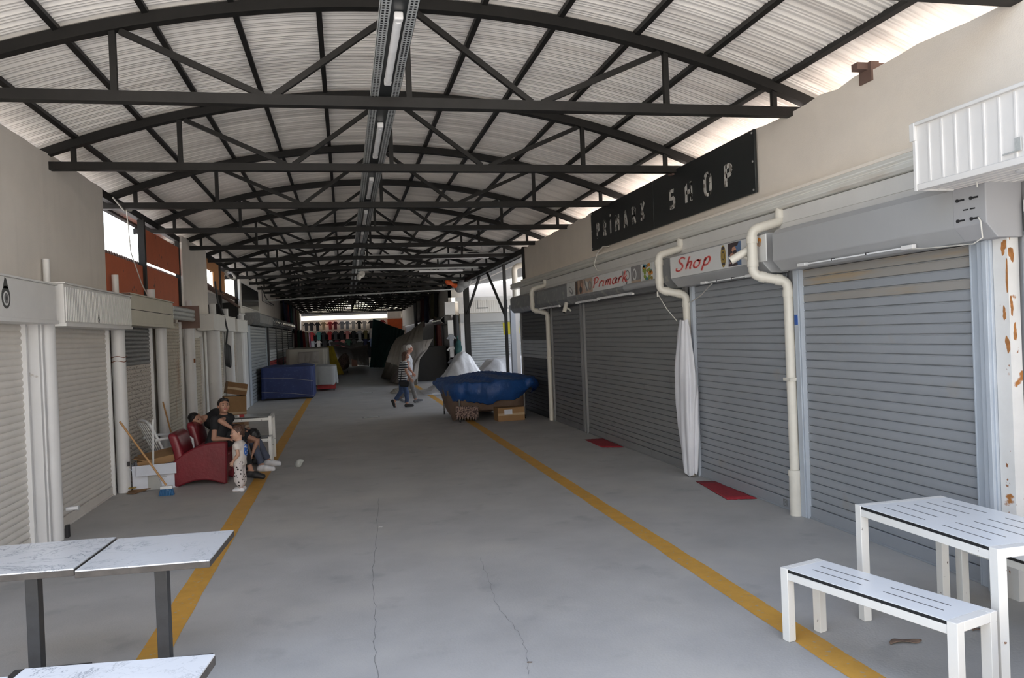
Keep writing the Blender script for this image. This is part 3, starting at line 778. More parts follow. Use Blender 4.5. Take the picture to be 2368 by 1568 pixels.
m = MB(); m.tube([(4.13, 11.0, 2.56), (4.13, 9.72, 2.56)], .048, 14); tag(m.build('awning_roll', 'box_grey'), 'grey rolled awning tube under the bead pictures beside the second pipe', 'awning roll')

# gutter and the boarding below it
m = MB()
gp = [(4.48, 3.24), (4.36, 3.24), (4.345, 3.20), (4.36, 3.175), (4.345, 3.16), (4.345, 3.125), (4.37, 3.10), (4.48, 3.09)]
m.prism(gp, 'y', 4.55, 20.2); tag(m.build('roof_gutter', 'gutter', smooth=20, bevel=.006), 'long cream gutter along the right beige wall above the shutter boxes', 'gutter')
m = MB(); m.box(4.40, 4.48, 4.6, 19.3, 2.87, 3.09); m.box(4.392, 4.41, 4.6, 19.3, 2.955, 2.965)
tag(m.build('fascia_board', 'fascia_white', smooth=0), 'long white boarding below the cream gutter on the right', 'fascia')
m = MB(); m.box(4.36, 4.475, 4.6, 19.0, 3.24, 3.27); tag(m.build('flashing_strip', 'plaster_warm', smooth=0, bevel=.004), 'beige ledge strip between the right wall and the cream gutter', 'ledge')

# drain pipes
def elbow(pts, r=.06):
    """round the corners of a polyline"""
    out = [Vector(pts[0])]
    for i in range(1, len(pts)-1):
        p, a, b = Vector(pts[i]), Vector(pts[i-1]), Vector(pts[i+1])
        da = (a-p).normalized(); db = (b-p).normalized(); rr = min(r, (a-p).length*.45, (b-p).length*.45)
        for k in range(6):
            t = k/5; out.append((p+da*rr)*(1-t)**2 + p*2*t*(1-t) + (p+db*rr)*t**2)
    out.append(Vector(pts[-1])); return out
def drain(label, y, y2, xo=4.09, base=0.0, lower=True):
    t = thing('drain_pipe', label, 'drain pipe', (4.38, y2, 0), 'drain pipes on the right shops')
    p = [(4.40, y, 3.12), (4.40, y, 2.98), (xo, y+.03, 2.90), (xo, y+.03, 2.44), (4.385, y2, 2.36), (4.385, y2, base)]
    MB().tube(elbow(p, .075), .050, 16).build('pipe', 'pvc', t)
    for q in ((4.40, y, 3.05), (xo, y+.03, 2.80), (xo, y+.03, 2.56), (4.385, y2, 2.24)):
        MB().tube([(q[0], q[1], q[2]-.035), (q[0], q[1], q[2]+.035)], .057, 16).build('collar', 'pvc', t)
    d1 = Vector((xo, y+.03, 2.44)); d2 = Vector((4.385, y2, 2.36)); dd = (d2-d1).normalized()
    for c in (d1+dd*.09, d2-dd*.09): MB().tube([c-dd*.03, c+dd*.03], .057, 16).build('collar', 'pvc', t)
    MB().box(4.33, 4.44, y2-.065, y2+.065, 1.36, 1.39).build('bracket', 'pvc', t)
    if lower:
        MB().tube([(4.385, y2, base), (4.385, y2, base+.42)], .062, 16).build('sleeve', 'pvc', t)
        MB().tube([(4.385, y2, base+.40), (4.385, y2, base+.46)], .068, 16).build('collar', 'pvc', t)
    return t
drain('nearest cream drain pipe between the two nearest grey shutters', 7.20, 7.08)
d2_ = drain('second cream drain pipe, going down behind the white cloth', 9.60, 9.47, lower=False)
drain('far cream drain pipe beside the black shutter', 16.72, 16.58, lower=False)
m = MB(); m.box(4.40, 4.46, 6.94, 7.02, 0, 2.5); tag(m.build('frame_post', 'frame_blue_grey', bevel=.004), 'blue grey metal post beside the nearest drain pipe', 'post')
o = MB().box(4.394, 4.402, 6.955, 7.005, 1.92, 2.02).build('blue_sticker', 'paint_blue'); tag(o, 'small blue sticker on the blue grey post by the nearest pipe', 'sticker')
# white pole wrapped in a cloth
def wrap(u, v):
    z = .03+v*2.0; a = 2*PI*u
    if v > .55: w = .07+.10*math.sin((1-v)/.45*PI/2)
    else: w = .10+.07*(v/.55)**.7
    w *= 1+.10*math.sin(a*5+v*3)+.08*math.sin(a*9-v*5)+.05*nz1(v*9, u*6)
    if v > .97: w *= .92
    return (4.33+w*.62*math.cos(a), 9.42+.03*math.sin(v*2.2)+w*1.35*math.sin(a), z+.02*math.sin(a*3)*(1 if v < .5 else .3))
m = MB(); m.grid(wrap, 64, 40, wrapu=True)
tag(m.build('cloth_wrap', 'cloth_white', smooth=60), 'long white cloth wrapped around the second drain pipe', 'cloth')
m = MB(); m.tube([(4.12, 9.78, 2.40), (4.2, 9.70, 2.2), (4.28, 9.55, 2.02)], .006, 6); m.tube([(4.12, 9.78, 2.36), (4.12, 9.78, 2.43)], .014, 8)
tag(m.build('cord', 'cable_white', smooth=60), 'thin white cord running down from the long box to the cloth wrap', 'cord')
m = MB(); m.tube([(4.17, 8.3, 2.43), (4.2, 8.45, 2.40), (4.25, 8.75, 2.32), (4.33, 9.2, 2.26), (4.38, 9.4, 2.26)], .006, 6)
tag(m.build('lamp_cable', 'cable_white', smooth=60), 'thin white cable hanging from the strip lamp to the second pipe', 'cable')
m = MB(); m.tube([(4.46, 12.6, 3.36), (4.42, 12.8, 3.38), (4.36, 12.95, 3.28), (4.33, 13.05, 3.1), (4.36, 13.0, 2.99), (4.42, 12.85, 2.95)], .012, 8)
tag(m.build('looped_cable', 'cable_white', smooth=60), 'white cable looping over the cream gutter above the picture panel', 'cable')
m = MB(); m.tube([(4.16, 4.42, 2.8), (4.14, 4.4, 2.86), (4.2, 4.37, 2.88)], .006, 6); m.tube([(4.18, 4.44, 2.60), (4.16, 4.40, 2.57), (4.17, 4.40, 2.46), (4.19, 4.5, 2.43), (4.205, 5.0, 2.455), (4.21, 5.15, 2.47)], .005, 6)
tag(m.build('lamp_cable', 'cable_white', smooth=60), 'thin cable from the bolted end plate to the nearest strip lamp', 'cable')
# cameras
def bullet_cam(label, p, d, s=1.0):
    t = thing('security_camera', label, 'camera', p)
    p = Vector(p); d = Vector(d).normalized()
    MB().tube([p-d*.09*s, p+d*.09*s], .035*s, 14).build('body', 'pvc', t)
    MB().tube([p+d*.09*s, p+d*.095*s], .026*s, 14).build('lens', 'black_plastic', t)
    MB().tube([p, p+Vector((.06*s, 0, -.02*s)), p+Vector((.10*s, 0, -.06*s))], .016*s, 8).build('mount', 'pvc', t)
bullet_cam('white bullet security camera in front of the red lettered panel beside the nearest pipe', (4.02, 7.36, 2.66), (-.55, .25, -.35), 1.2)
bullet_cam('small white security camera under the long dark shutter box', (4.18, 14.45, 2.40), (-.3, -.2, -.8), 1.1)

# red mats at the thresholds
def floor_mat(label, c4):
    m = MB()
    def fn(u, v):
        a = Vector(c4[0]).lerp(Vector(c4[1]), u); b = Vector(c4[3]).lerp(Vector(c4[2]), u); p = a.lerp(b, v)
        return (p.x+.006*nz1(v*7, u*3), p.y, .006+.006*abs(nz1(u*6+v*5, 1)))
    m.grid(fn, 14, 8); tag(m.build('door_mat', 'mat_red', solid=.008), label, 'door mat', 'red door mats')
floor_mat('red door mat in front of the wide dark shutter', [(4.08, 12.25, 0), (4.40, 12.10, 0), (4.43, 13.25, 0), (4.10, 13.25, 0)])
floor_mat('red door mat in front of the shutter right of the white cloth', [(4.08, 7.96, 0), (4.40, 7.88, 0), (4.42, 8.95, 0), (4.22, 9.02, 0)])

# the big black sign with cut-out letters
t = thing('shop_sign', 'large black metal sign in two plates with cut out letters on the right beige wall', 'sign', (4.44, 10.5, 3.36))
for y0, y1 in ((7.72, 10.56), (10.57, 13.45)):
    m = MB(); m.box(4.435, 4.465, y0, y1, 3.375, 4.065); m.build('plate', 'sign_black', t, bevel=.004)
m = MB()
for y in (7.76, 13.41):
    for z in (3.41, 3.72, 4.03): m.tube([(4.428, y, z), (4.436, y, z)], .012, 8)
m.build('screw', 'aluminium', t)
for txt, y, h, hz, gap, w, wy in (('PRIMARK', 13.13, .26, .26, .20, .2, .26), ('SHOP', 9.98, .30, .25, None, .22, .30)):
    for k, ch in enumerate(txt):
        if gap is None: y = (9.98, 9.46, 8.92, 8.38)[k]
        m = MB()
        for s_ in BLOCK[ch][0]:
            stroke(m, s_, w, lambda u, v, d, y=y: (4.4345-d, y-u*wy, 3.56+v*hz), .0015, 0, smooth=False)
        m.build('letter', 'mirror_letter', t, smooth=0)
        if gap: y -= BLOCK[ch][1]*h+gap

# rusty white column and the white canopy box at the right edge
m = MB(); m.box(4.38, 4.47, 4.42, 4.54, 0, 2.84)
def blob(u0, z0, ru, rz, face, sd):
    pts = []
    for k in range(36):
        a = 2*PI*k/36; q = 1+.22*math.sin(2*a+sd)+.14*math.sin(3*a+sd*2)+.08*math.sin(7*a+sd)
        u = u0+ru*q*math.cos(a); z = z0+rz*q*math.sin(a)
        if face == 'x': u = min(4.538, max(4.422, u))
        else: u = min(4.468, max(4.382, u))
        pts.append((u, min(z, 2.835)))
    if face == 'x': m.prism(pts, 'x', 4.3788, 4.381, 1)
    else: m.prism(pts, 'y', 4.4188, 4.421, 1)
for b_ in ((4.44, 2.74, .022, .09, 'x', 1), (4.43, 2.56, .012, .10, 'x', 2), (4.45, 2.40, .02, .05, 'x', 3), (4.43, 2.2, .010, .10, 'x', 4), (4.46, 1.95, .015, .04, 'x', 5), (4.44, 1.74, .02, .05, 'x', 6),
           (4.40, 2.76, .016, .07, 'y', 7), (4.395, 2.55, .010, .12, 'y', 8), (4.41, 2.35, .02, .05, 'y', 9), (4.40, 2.0, .012, .06, 'y', 10), (4.42, 1.82, .016, .05, 'y', 11), (4.39, 2.68, .008, .14, 'y', 12)): blob(*b_)
tag(m.build('corner_post', ['post_rusty', 'rust_orange'], smooth=0), 'white corner post with rust stains at the top, right of the nearest shutter', 'post')
m = MB(); m.box(4.36, 4.47, 4.545, 4.66, 0, 2.46); m.box(4.34, 4.37, 4.56, 4.60, 0, 2.46)
tag(m.build('frame_post', 'frame_blue_grey', bevel=.004), 'blue grey frame post between the nearest shutter and the rusty white post', 'post')
t = thing('canopy_box', 'white ribbed canopy box projecting at the upper right edge', 'canopy', (4.2, 3.5, 2.82))
m = MB(); ycan = 4.66; xf = 3.9
m.box(xf, 4.48, 1.2, ycan, 2.83, 3.27)
m.build('box', 'canopy_white', t, smooth=0)
m = MB(); y = ycan-.13
while y > 1.3: m.box(xf-.008, xf, y-.008, y+.008, 2.86, 3.25); y -= .115
m.build('ribs', 'canopy_white', t, smooth=0, bevel=.002)
m = MB(); x = xf+.08
while x < 4.45: m.box(x-.004, x+.004, 1.2, ycan-.02, 2.824, 2.831); x += .07
m.build('soffit_grooves', 'canopy_white', t, smooth=0)
m = MB(); m.box(xf-.012, xf+.03, 1.2, ycan-.014, 2.818, 2.86); m.box(xf-.014, xf+.014, ycan-.013, ycan+.014, 2.816, 3.25); m.box(xf+.015, 4.47, ycan-.01, ycan+.012, 2.819, 2.86)
m.build('edge_trim', 'canopy_white', t, bevel=.003)
m = MB(); m.box(xf-.02, 4.48, 1.2, ycan+.02, 3.26, 3.285); m.box(xf-.025, xf+.0, ycan-.015, ycan+.03, 3.16, 3.28); m.build('top_cap', 'fascia_white', t, bevel=.003)
m = MB(); m.lathe([(.085, 2.818), (.10, 2.824), (.10, 2.832)], (4.18, 4.0, 0), 28); m.build('round_lamp', 'lamp_plastic', t)
m = MB(); m.box(xf-.018, xf-.008, 3.80, 3.84, 2.90, 2.975); m.tube([(xf-.013, 3.8, 2.90), (xf-.013, 3.93, 2.896)], .005, 6); m.build('hinge', 'galvanised', t)
m = MB(); m.bar((4.5, 5.9, 3.98), (4.5, 5.9, 4.14), .16, .08); m.box(4.36, 4.62, 5.86, 5.94, 4.08, 4.14)
tag(m.build('beam_stub', 'tile_brown'), 'dark timber stub sticking out above the right beige wall near the camera', 'timber')
m = MB(); m.box(4.40, 4.52, 9.80, 9.92, 4.0, 4.10); tag(m.build('beam_stub', 'tile_brown'), 'small dark bracket above the black sign where a truss meets the wall', 'bracket')
# ================================================================== LEFT SIDE: older cream shops
LXS = -3.12
lg = 'roller shutters on the left'
shutter('roller_shutter', 'cream roller shutter at the left edge behind the marble tables', LXS, 5.2, 8.52, 0, 2.30, .068, 1, ['cream_slat'], 'post_white', kind='round', depth=.016, group=lg, guide=.05)
shutter('roller_shutter', 'wide cream roller shutter between the two nearest white round posts', LXS, 9.02, 11.28, 0, 2.28, .062, 1, ['cream_slat'], 'post_white', kind='round', depth=.015, group=lg, guide=.05)
shutter('roller_shutter', 'punched cream roller shutter with grey upper quarter, behind the brooms', LXS, 11.68, 13.66, 0, 2.32, .062, 1, ['cream_slat_punched', 'galv_dark'], 'post_white', kind='round', depth=.015, group=lg, guide=.05, band=[(1.72, 2.32, 1)])
shutter('roller_shutter', 'rust stained cream roller shutter with a broom stick leaning before it', LXS, 14.36, 16.02, 0, 2.40, .062, 1, ['cream_slat_dirty'], 'post_white', kind='round', depth=.015, group=lg, guide=.05)
shutter('roller_shutter', 'narrow dirty cream shutter door in a white frame, beyond the rust stained one', LXS, 17.05, 18.2, 0, 2.12, .062, 1, ['cream_slat_dirty'], 'post_white', kind='round', depth=.015, group=lg, guide=.12)
shutter('roller_shutter', 'cream shutter behind the hanging black cable coil', LXS, 20.3, 21.35, 0, 2.30, .062, 1, ['cream_slat_dirty'], 'post_white', kind='round', depth=.015, group=lg, guide=.05)
shutter('roller_shutter', 'cream shutter above the stacked cardboard boxes', LXS, 22.4, 23.7, 0, 2.30, .062, 1, ['cream_slat_dirty'], 'post_white', kind='round', depth=.015, group=lg, guide=.05)
shutter('roller_shutter', 'grey metal roller shutter beside the tall blue covered crate', -2.98, 25.95, 31.2, 0, 2.52, .105, 1, ['silver_slat'], 'frame_blue_grey', depth=.03, group=lg, guide=.14)
mat('white_slat', (.62,.62,.62), .45); mat('red_slat', (.36,.035,.04), .5)
for i, (a, b, lab) in enumerate(((31.6, 34.8, 'first red and white banded grey shutter beyond the blue covered crate'), (35.1, 38.2, 'second red and white banded grey shutter beyond the blue covered crate'),
        (38.5, 41.9, 'third red and white banded grey shutter beyond the blue covered crate'), (42.2, 45.6, 'last and darkest red and white banded shutter on the left'))):
    shutter('roller_shutter', lab, -2.92, a, b, 0, 2.55, .11, 1, ['mid_lacquer' if i < 3 else 'black_lacquer', 'white_slat', 'red_slat'], 'black_lacquer', depth=.04, group=lg, guide=.14,
            band=[(1.25, 1.62, 1), (.92, 1.25, 2), (.6, .92, 1)])
# posts
def rpost(label, y, r=.088, x=-3.01, z1=2.36, mt='post_white', grp='white round posts on the left'):
    t = thing('round_post', label, 'post', (x, y, 0), grp)
    m = MB(); m.tube([(x, y, 0), (x, y, .5), (x, y, 1.2), (x, y, z1)], r, 24); m.build('shaft', mt, t)
    return t
p1 = rpost('nearest white round post, standing behind the marble tables', 8.86)
m = MB(); m.box(-3.10, -2.99, 8.60, 8.76, 0, 2.3); m.box(-3.11, -2.975, 8.655, 8.665, 0, 2.3); m.build('guide_strip', 'post_white', p1, bevel=.004)
m = MB(); m.box(-2.93, -2.90, 8.92, 8.98, .0, .13); o = m.build('foot_gap', 'black_plastic', p1)
m = MB(); m.tube([(-2.95, 9.03, .28), (-2.84, 9.06, .28)], .022, 12); m.tube([(-2.845, 9.06, .28), (-2.832, 9.06, .28)], .027, 12); m.build('peg', 'post_white', p1)
p2 = rpost('second white round post, with the brown broom leaning beside it', 11.47)
m = MB(); m.box(-2.935, -2.86, 11.36, 11.44, .055, .066); m.lathe([(.035, .06), (.035, .072)], (-2.87, 11.38, 0), 16); o = m.build('brass_latch', 'pic_gold', p2); o['label'] = 'small brass latch at the foot'
m = MB(); m.box(-2.935, -2.91, 11.36, 11.40, .36, .42); m.build('dark_socket', 'black_plastic', p2)
m = MB()
for z in (1.78, 1.84): m.tube([(-3.01+.092*math.cos(a), 11.47+.092*math.sin(a), z+.01*math.sin(3*a)) for a in [i*2*PI/20 for i in range(20)]], .005, 6, closed=True)
m.build('wire_tie', 'rust', p2)
rpost('third white round post, behind the white plastic chair', 14.02)
p4 = rpost('fourth white post from the camera, with a rusty spot, past the rust stained shutter', 16.45, .10)
m = MB(); m.box(-2.92, -2.90, 16.30, 16.38, 1.62, 1.70); m.build('rust_patch', 'rust', p4)
rpost('thick white round post behind the head of the upright young man', 19.35, .15)
rpost('white post right of the hanging black cable coil', 21.9, .12)
t = thing('round_post', 'white peeling post beside the grey metal shutter on the left', 'post', (-3.0, 24.6, 0), 'white round posts on the left')
m = MB(); m.box(-3.1, -2.95, 24.0, 25.3, 0, 2.4); m.tube([(-2.98, 24.2, 0), (-2.98, 24.2, 2.4)], .09, 16); m.build('shaft', 'post_white', t, smooth=30)
m = MB(); m.box(-3.06, -2.93, 25.45, 25.8, 0, 2.5); tag(m.build('frame_post', 'frame_blue_grey'), 'blue grey metal frame post left of the grey metal shutter', 'post')

# fascia boxes
def fbox(label, y0, y1, z0, z1, mt, front=-2.86, ribs=0, group='sign boxes on the left'):
    t = thing('fascia_box', label, 'fascia box', (front, (y0+y1)/2, z0), group)
    MB().box(-3.19, front, y0, y1, z0, z1).build('box', mt, t, smooth=0, bevel=.006)
    if ribs:
        m = MB(); y = y0+.03
        while y < y1-.02: m.box(front, front+.012, y, y+.034, z0+.04, z1-.03); y += ribs
        m.build('ribs', mt, t, smooth=0, bevel=.003)
    m = MB(); m.box(-3.19, front+.02, y0-.01, y1+.01, z1, z1+.018); m.box(-3.19, front+.016, y0-.008, y1+.008, z0-.012, z0+.025)
    m.build('edge_trim', mt, t, smooth=0, bevel=.003)
    return t
f1 = fbox('plain white fascia box with a large evil eye sticker at the left edge', 5.0, 8.74, 2.24, 2.62, 'fascia_white')
def eye(t, y, z, s, X):
    m = MB()
    def e(ry, rz, dz, ly, mi, dy=0):
        m.prism([(y+dy+ry*math.cos(a), z+dz+rz*math.sin(a)) for a in [2*PI*i/24 for i in range(24)]], 'x', X, X+.0015*ly, mi)
    e(.095*s, .105*s, 0, 1, 0); m.prism([(y-.06*s, z+.08*s), (y+.06*s, z+.08*s), (y+.02*s, z+.17*s), (y-.01*s, z+.185*s)], 'x', X, X+.0015, 0)
    e(.062*s, .066*s, -.01*s, 2, 1); e(.045*s, .048*s, -.01*s, 3, 2); e(.02*s, .022*s, -.01*s, 4, 0)
    m.build('eye_sticker', ['sign_black', 'pic_white', 'galv_dark'], t, smooth=0)
q = atx(14, 682, -2.858); eye(f1, q.y, q.z-.02, .95, -2.86)
f2 = fbox('white vertically ribbed fascia box over the wide cream shutter', 8.88, 11.46, 2.22, 2.65, 'fascia_white', -2.83, .052)
q = atx(228, 738, -2.82); eye(f2, q.y, q.z-.01, .36, -2.818)
f3 = fbox('cream fascia box of two long boards over the punched shutter', 11.56, 14.3, 2.28, 2.70, 'fascia_cream')
m = MB(); m.box(-2.86, -2.856, 11.57, 14.29, 2.488, 2.496); m.build('board_joint', 'dark_inside', f3, smooth=0)
m = MB(); m.box(-3.18, -2.85, 11.51, 11.55, 2.27, 2.71); m.build('dark_end', 'tile_brown', f3, smooth=0)
t = thing('awning_roll', 'rolled grey ribbed awning with a brown end plate above the rust stained shutter', 'awning', (-2.95, 15.4, 2.5))
m = MB()
for k in range(3): m.tube([(-2.90, 14.36, 2.62-.075*k), (-2.90, 16.3, 2.62-.075*k)], .045, 12)
m.build('roll', 'galvanised', t)
MB().box(-3.18, -2.78, 16.3, 16.33, 2.30, 2.74).build('end_plate', 'tile_brown', t)
fbox('small white box over the shutter with the cable coil', 18.4, 21.9, 2.30, 2.64, 'fascia_white', -2.84)
fbox('small white box beside the grey metal shutter, farthest of the white boxes', 22.2, 24.4, 2.30, 2.62, 'fascia_white', -2.82)
t = thing('shutter_box', 'grey sheet metal shutter box with an open round end over the grey left shutter', 'shutter box', (-2.8, 29, 2.5))
MB().prism([(-3.18,2.98),(-2.78,2.98),(-2.72,2.92),(-2.72,2.64),(-2.80,2.56),(-3.18,2.56)], 'y', 27.0, 31.9).build('casing', 'box_dark', t, smooth=0)
m = MB(); m.tube([(-2.98, 26.2, 2.74), (-2.98, 26.98, 2.74)], .18, 20); m.build('roll_end', 'galv_dark', t)
t = thing('shutter_box', 'shutter box wrapped in shiny foil, above the red and white banded shutters', 'shutter box', (-2.8, 36, 2.5))
def foil(u, v):
    a = -.6+v*2.9; x = -2.96+.27*math.cos(a); z = 2.78+.21*math.sin(a)
    y = 32+13.4*u; w = .03*nz1(u*42+v*5, 2)+.02*nz1(u*95, v*4)
    return (x+w, y, z+w)
m = MB(); m.grid(foil, 90, 10); m.build('foil_cover', 'foil', t, solid=.01)
MB().box(-3.18, -2.86, 32.0, 45.5, 2.60, 2.93).build('casing', 'box_dark', t)
# old pipe stubs on top of the boxes
for (px, py, y, z0, z1, r, mt, lab) in ((80, 640, 9.35, 2.62, 2.96, .035, 'post_rusty', 'rusty white pipe stub in front of the big grey left wall'),
        (255, 655, 11.95, 2.66, 3.0, .045, 'post_rusty', 'rusty white pipe stub at the end of the big grey left wall'),
        (352, 680, 14.0, 2.68, 2.92, .07, 'post_white', 'short white post stub under the orange boards'),
        (428, 705, 16.95, 2.50, 2.88, .07, 'post_white', 'short white post stub left of the tall grey wall strip'),
        (478, 715, 20.0, 2.45, 2.95, .08, 'post_white', 'white post stub at the right edge of the tall grey wall strip'),
        (518, 720, 22.3, 2.62, 2.92, .08, 'post_white', 'short white post stub on the small white box'),
        (545, 735, 25.2, 2.45, 2.85, .09, 'post_rusty', 'stained post stub beside the white wall with the dark screen')):
    x = -3.14 if z0 > 2.5 else -3.10
    m = MB(); m.tube([(x, y, z0-.3), (x, y, z1)], r, 14); tag(m.build('pipe_stub', mt), lab, 'pipe stub')
# orange boards
def board(label, y0, y1, z0, z1, mt, x=-3.26, th=.03, z1b=None):
    m = MB(); z1b = z1 if z1b is None else z1b
    m.prism([(y0, z0), (y1, z0), (y1, z1b), (y0, z1)], 'x', x, x+th); return tag(m.build('orange_board', mt, smooth=0), label, 'board', 'orange boards on the left roof side')
board('low orange board with dark smudges next to the big grey left wall', 11.78, 13.94, 2.60, 3.31, 'orange_board')
board('upper orange board below the left roof edge', 14.06, 16.98, 3.40, 3.95, 'orange_board', -3.24)
board('lower orange board with dark smudges beside the tall grey wall strip', 14.06, 16.8, 2.55, 3.33, 'orange_board', -3.27)
board('dull orange board under the roof edge past the tall grey wall strip', 19.95, 22.2, 3.84, 4.14, 'orange_dull', -3.28)
board('small dull orange board left of the black post at the loft', 21.35, 22.2, 3.42, 3.84, 'orange_dull', -3.28)
board('dull orange board right of the black post at the loft', 22.42, 23.4, 3.36, 4.0, 'orange_dull', -3.30)
# open loft; near-black walls paint the shade inside
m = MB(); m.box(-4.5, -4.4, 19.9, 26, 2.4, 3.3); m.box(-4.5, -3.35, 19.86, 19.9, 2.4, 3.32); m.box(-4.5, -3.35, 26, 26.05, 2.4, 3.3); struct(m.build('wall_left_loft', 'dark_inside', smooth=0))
m = MB(); m.bar((-3.32, 19.95, 3.42), (-3.30, 26, 3.36), .05, .14)
for i in range(40): m.tube([(-3.2, 20+i*.15, 3.45-.0015*i*6), (-3.6, 20+i*.15, 3.42)], .04, 6)
tag(m.build('tile_edge', 'tile_brown'), 'brown wavy tile edge over the open dark loft', 'roof edge')
# dark screen on the white wall
t = thing('screen_sign', 'dark glossy screen panel in a white wall high on the left', 'screen', (-3.18, 29, 3.5))
MB().box(-3.195, -3.175, 26.45, 31.3, 3.18, 3.92).build('panel', 'screen_black', t, bevel=.004)
m = MB()
for a in ((26.40, 31.35, 3.14, 3.18), (26.40, 31.35, 3.92, 3.95)): m.box(-3.20, -3.165, *a)
m.build('frame', 'fascia_white', t)
# cables on the left
t = thing('cable_coil', 'black cable hanging down and coiled on the left posts', 'cable', (-2.9, 20.2, 1.9))
MB().tube([(-3.02, 20.0, 3.5), (-2.98, 20.05, 3.0), (-2.86, 20.1, 2.66), (-2.80, 20.15, 2.3), (-2.86, 20.25, 1.95)], .022, 8).build('cable', 'cable_black', t)
m = MB()
for k in range(5):
    m.tube([(-2.88+.02*k, 20.3+.15*math.cos(a)+.02*k, 1.70+.27*math.sin(a)-.012*k) for a in [i*2*PI/20 for i in range(20)]], .017, 8, closed=True)
m.build('coil', 'cable_black', t)
m = MB(); m.tube([(-3.1, 12.55, 4.05), (-3.1, 12.7, 3.4), (-3.06, 13.1, 2.95), (-3.02, 13.4, 2.72)], .008, 6)
tag(m.build('hanging_wire', 'cable_white'), 'thin white wire hanging from the left roof edge past the orange board', 'wire')
m = MB()
for k in range(3): m.tube([(-3.16+.01*k, 23.6+.9*math.cos(a)+.1*k, 3.95+.10*math.sin(a)) for a in [i*2*PI/16 for i in range(16)]], .014, 6, closed=True)
tag(m.build('wire_loop', 'cable_white'), 'loops of pale wire beside the white wall with the dark screen', 'wire')
m = MB(); m.tube([(-3.16, 12.1, 4.12), (-3.12, 12.5, 4.0), (-3.12, 12.9, 4.06), (-3.16, 13.1, 4.1)], .012, 6)
tag(m.build('wire_loop', 'cable_white'), 'short loop of pale wire on the left roof edge near the big grey wall', 'wire')
m = MB(); m.tube([(-3.14, 32.3, 4.2), (-3.1, 33.2, 3.85), (-3.1, 34.6, 3.7), (-3.1, 37, 3.66)], .022, 6); m.tube([(-3.13, 32.3, 4.2), (-3.13, 32.3, 3.62), (-3.13, 37, 3.62)], .012, 6)
tag(m.build('wall_cable', 'cable_black'), 'black cable curving along the white wall next to the dark screen', 'cable')
# ================================================================== FURNITURE NEAR THE CAMERA
def marble_table(label, c, rot, group='marble topped pedestal tables', w=.70, d=.69):
    t = thing('pedestal_table', label, 'table', (0, 0, 0), group)
    m = MB(); m.box(-w/2, w/2, -d/2, d/2, .742, .75, 0); m.build('marble_top', 'marble', t, smooth=0)
    m = MB(); m.box(-w/2-.002, w/2+.002, -d/2-.002, d/2+.002, .708, .743); m.build('edge_band', 'table_edge', t, smooth=0, bevel=.002)
    m = MB(); m.box(-.035, .035, -.035, .035, .012, .706); m.build('post', 'table_post', t, bevel=.004)
    m = MB(); m.box(-.22, .22, -.22, .22, 0, .012); m.build('base_plate', 'table_post', t)
    m = MB(); m.box(-.2, .2, -.02, .02, .690, .707); m.box(-.02, .02, -.2, .2, .690, .7065); m.build('top_bracket', 'table_post', t)
    t.location = (c[0], c[1], 0); t.rotation_euler.z = rot; return t
marble_table('marble topped table whose right corner overlaps the yellow stripe', (-1.12, 4.98), -.055)
marble_table('marble topped table at the left edge, joined to the one by the yellow stripe', (-1.845, 5.07), -.05)
marble_table('nearest marble topped table at the bottom, cut off by the lower edge', (-.93, 2.90), -.115)
marble_table('marble topped table in the bottom left corner, only a sliver of its top in view', (-1.66, 2.92), -.115)

def slotted(name, label, cat, L, W, H, ncol, nrow, group=None, top_mat='hpl_white', leg=.055):
    """long axis along local Y, centred; slots in the top"""
    t = thing(name, label, cat, (0, 0, 0), group)
    for sx in (-1, 1):
        for sy in (-1, 1):
            m = MB(); x = sx*(W/2-leg/2); y = sy*(L/2-leg/2)
            m.box(x-leg/2, x+leg/2, y-leg/2, y+leg/2, .004, H); m.box(x-leg/2+.004, x+leg/2-.004, y-leg/2+.004, y+leg/2-.004, 0, .005)
            m.build('leg', 'white_steel', t, bevel=.004)
    for sy in (-1, 1):
        y = sy*(L/2-leg/2); m = MB(); m.box(-W/2+leg, W/2-leg, y-leg/2, y+leg/2, H-.05, H); m.build('end_rail', 'white_steel', t, bevel=.003)
    for sx in (-1, 1):
        x = sx*(W/2-leg/2); m = MB(); m.box(x-leg/2+.003, x+leg/2-.003, -L/2+leg, L/2-leg, H-.068, H-.022); m.build('side_rail', 'white_steel', t, bevel=.003)
    m = MB(); a, b = W/2-.004, L/2-leg-.002
    m.box(-a, a, -b, b, H-.021, H-.004, 1); m.box(-a+.001, a-.001, -b, b, H-.004, H, 0)
    sl = L*.31
    for i in range(ncol):
        x = -W/2+W*(i+1)/(ncol+1) if ncol > 2 else (-.045 if i == 0 else .045)
        for j in range(nrow):
            y = (j-(nrow-1)/2)*L*.43 + (.02 if i % 2 else -.0)
            m.box(x-.0035, x+.0035, y-sl/2, y+sl/2, H-.003, H+.0006, 1)
    m.build('slotted_top', [top_mat, 'hpl_black'], t, smooth=0)
    return t
def put(t, x, y, r=0, z=0): t.location = (x, y, z); t.rotation_euler.z = r; return t
put(slotted('metal_table', 'white chipped metal table with slotted top at the right edge', 'table', 1.12, .655, .75, 5, 2), 3.53, 3.925, .01)
put(slotted('metal_bench', 'white chipped metal bench with slotted seat left of the slotted table', 'bench', 1.12, .325, .45, 2, 2, 'white slotted benches'), 2.86, 3.83, math.radians(15.5))
put(slotted('metal_bench', 'white metal bench behind the slotted table, towards the nearest grey shutter', 'bench', 1.12, .325, .45, 2, 2, 'white slotted benches'), 4.12, 3.93, .02)
put(slotted('metal_bench', 'white metal bench whose chipped corner peeks in at the bottom right', 'bench', 1.12, .325, .45, 2, 2, 'white slotted benches'), 3.02+.17, 2.40, .0)
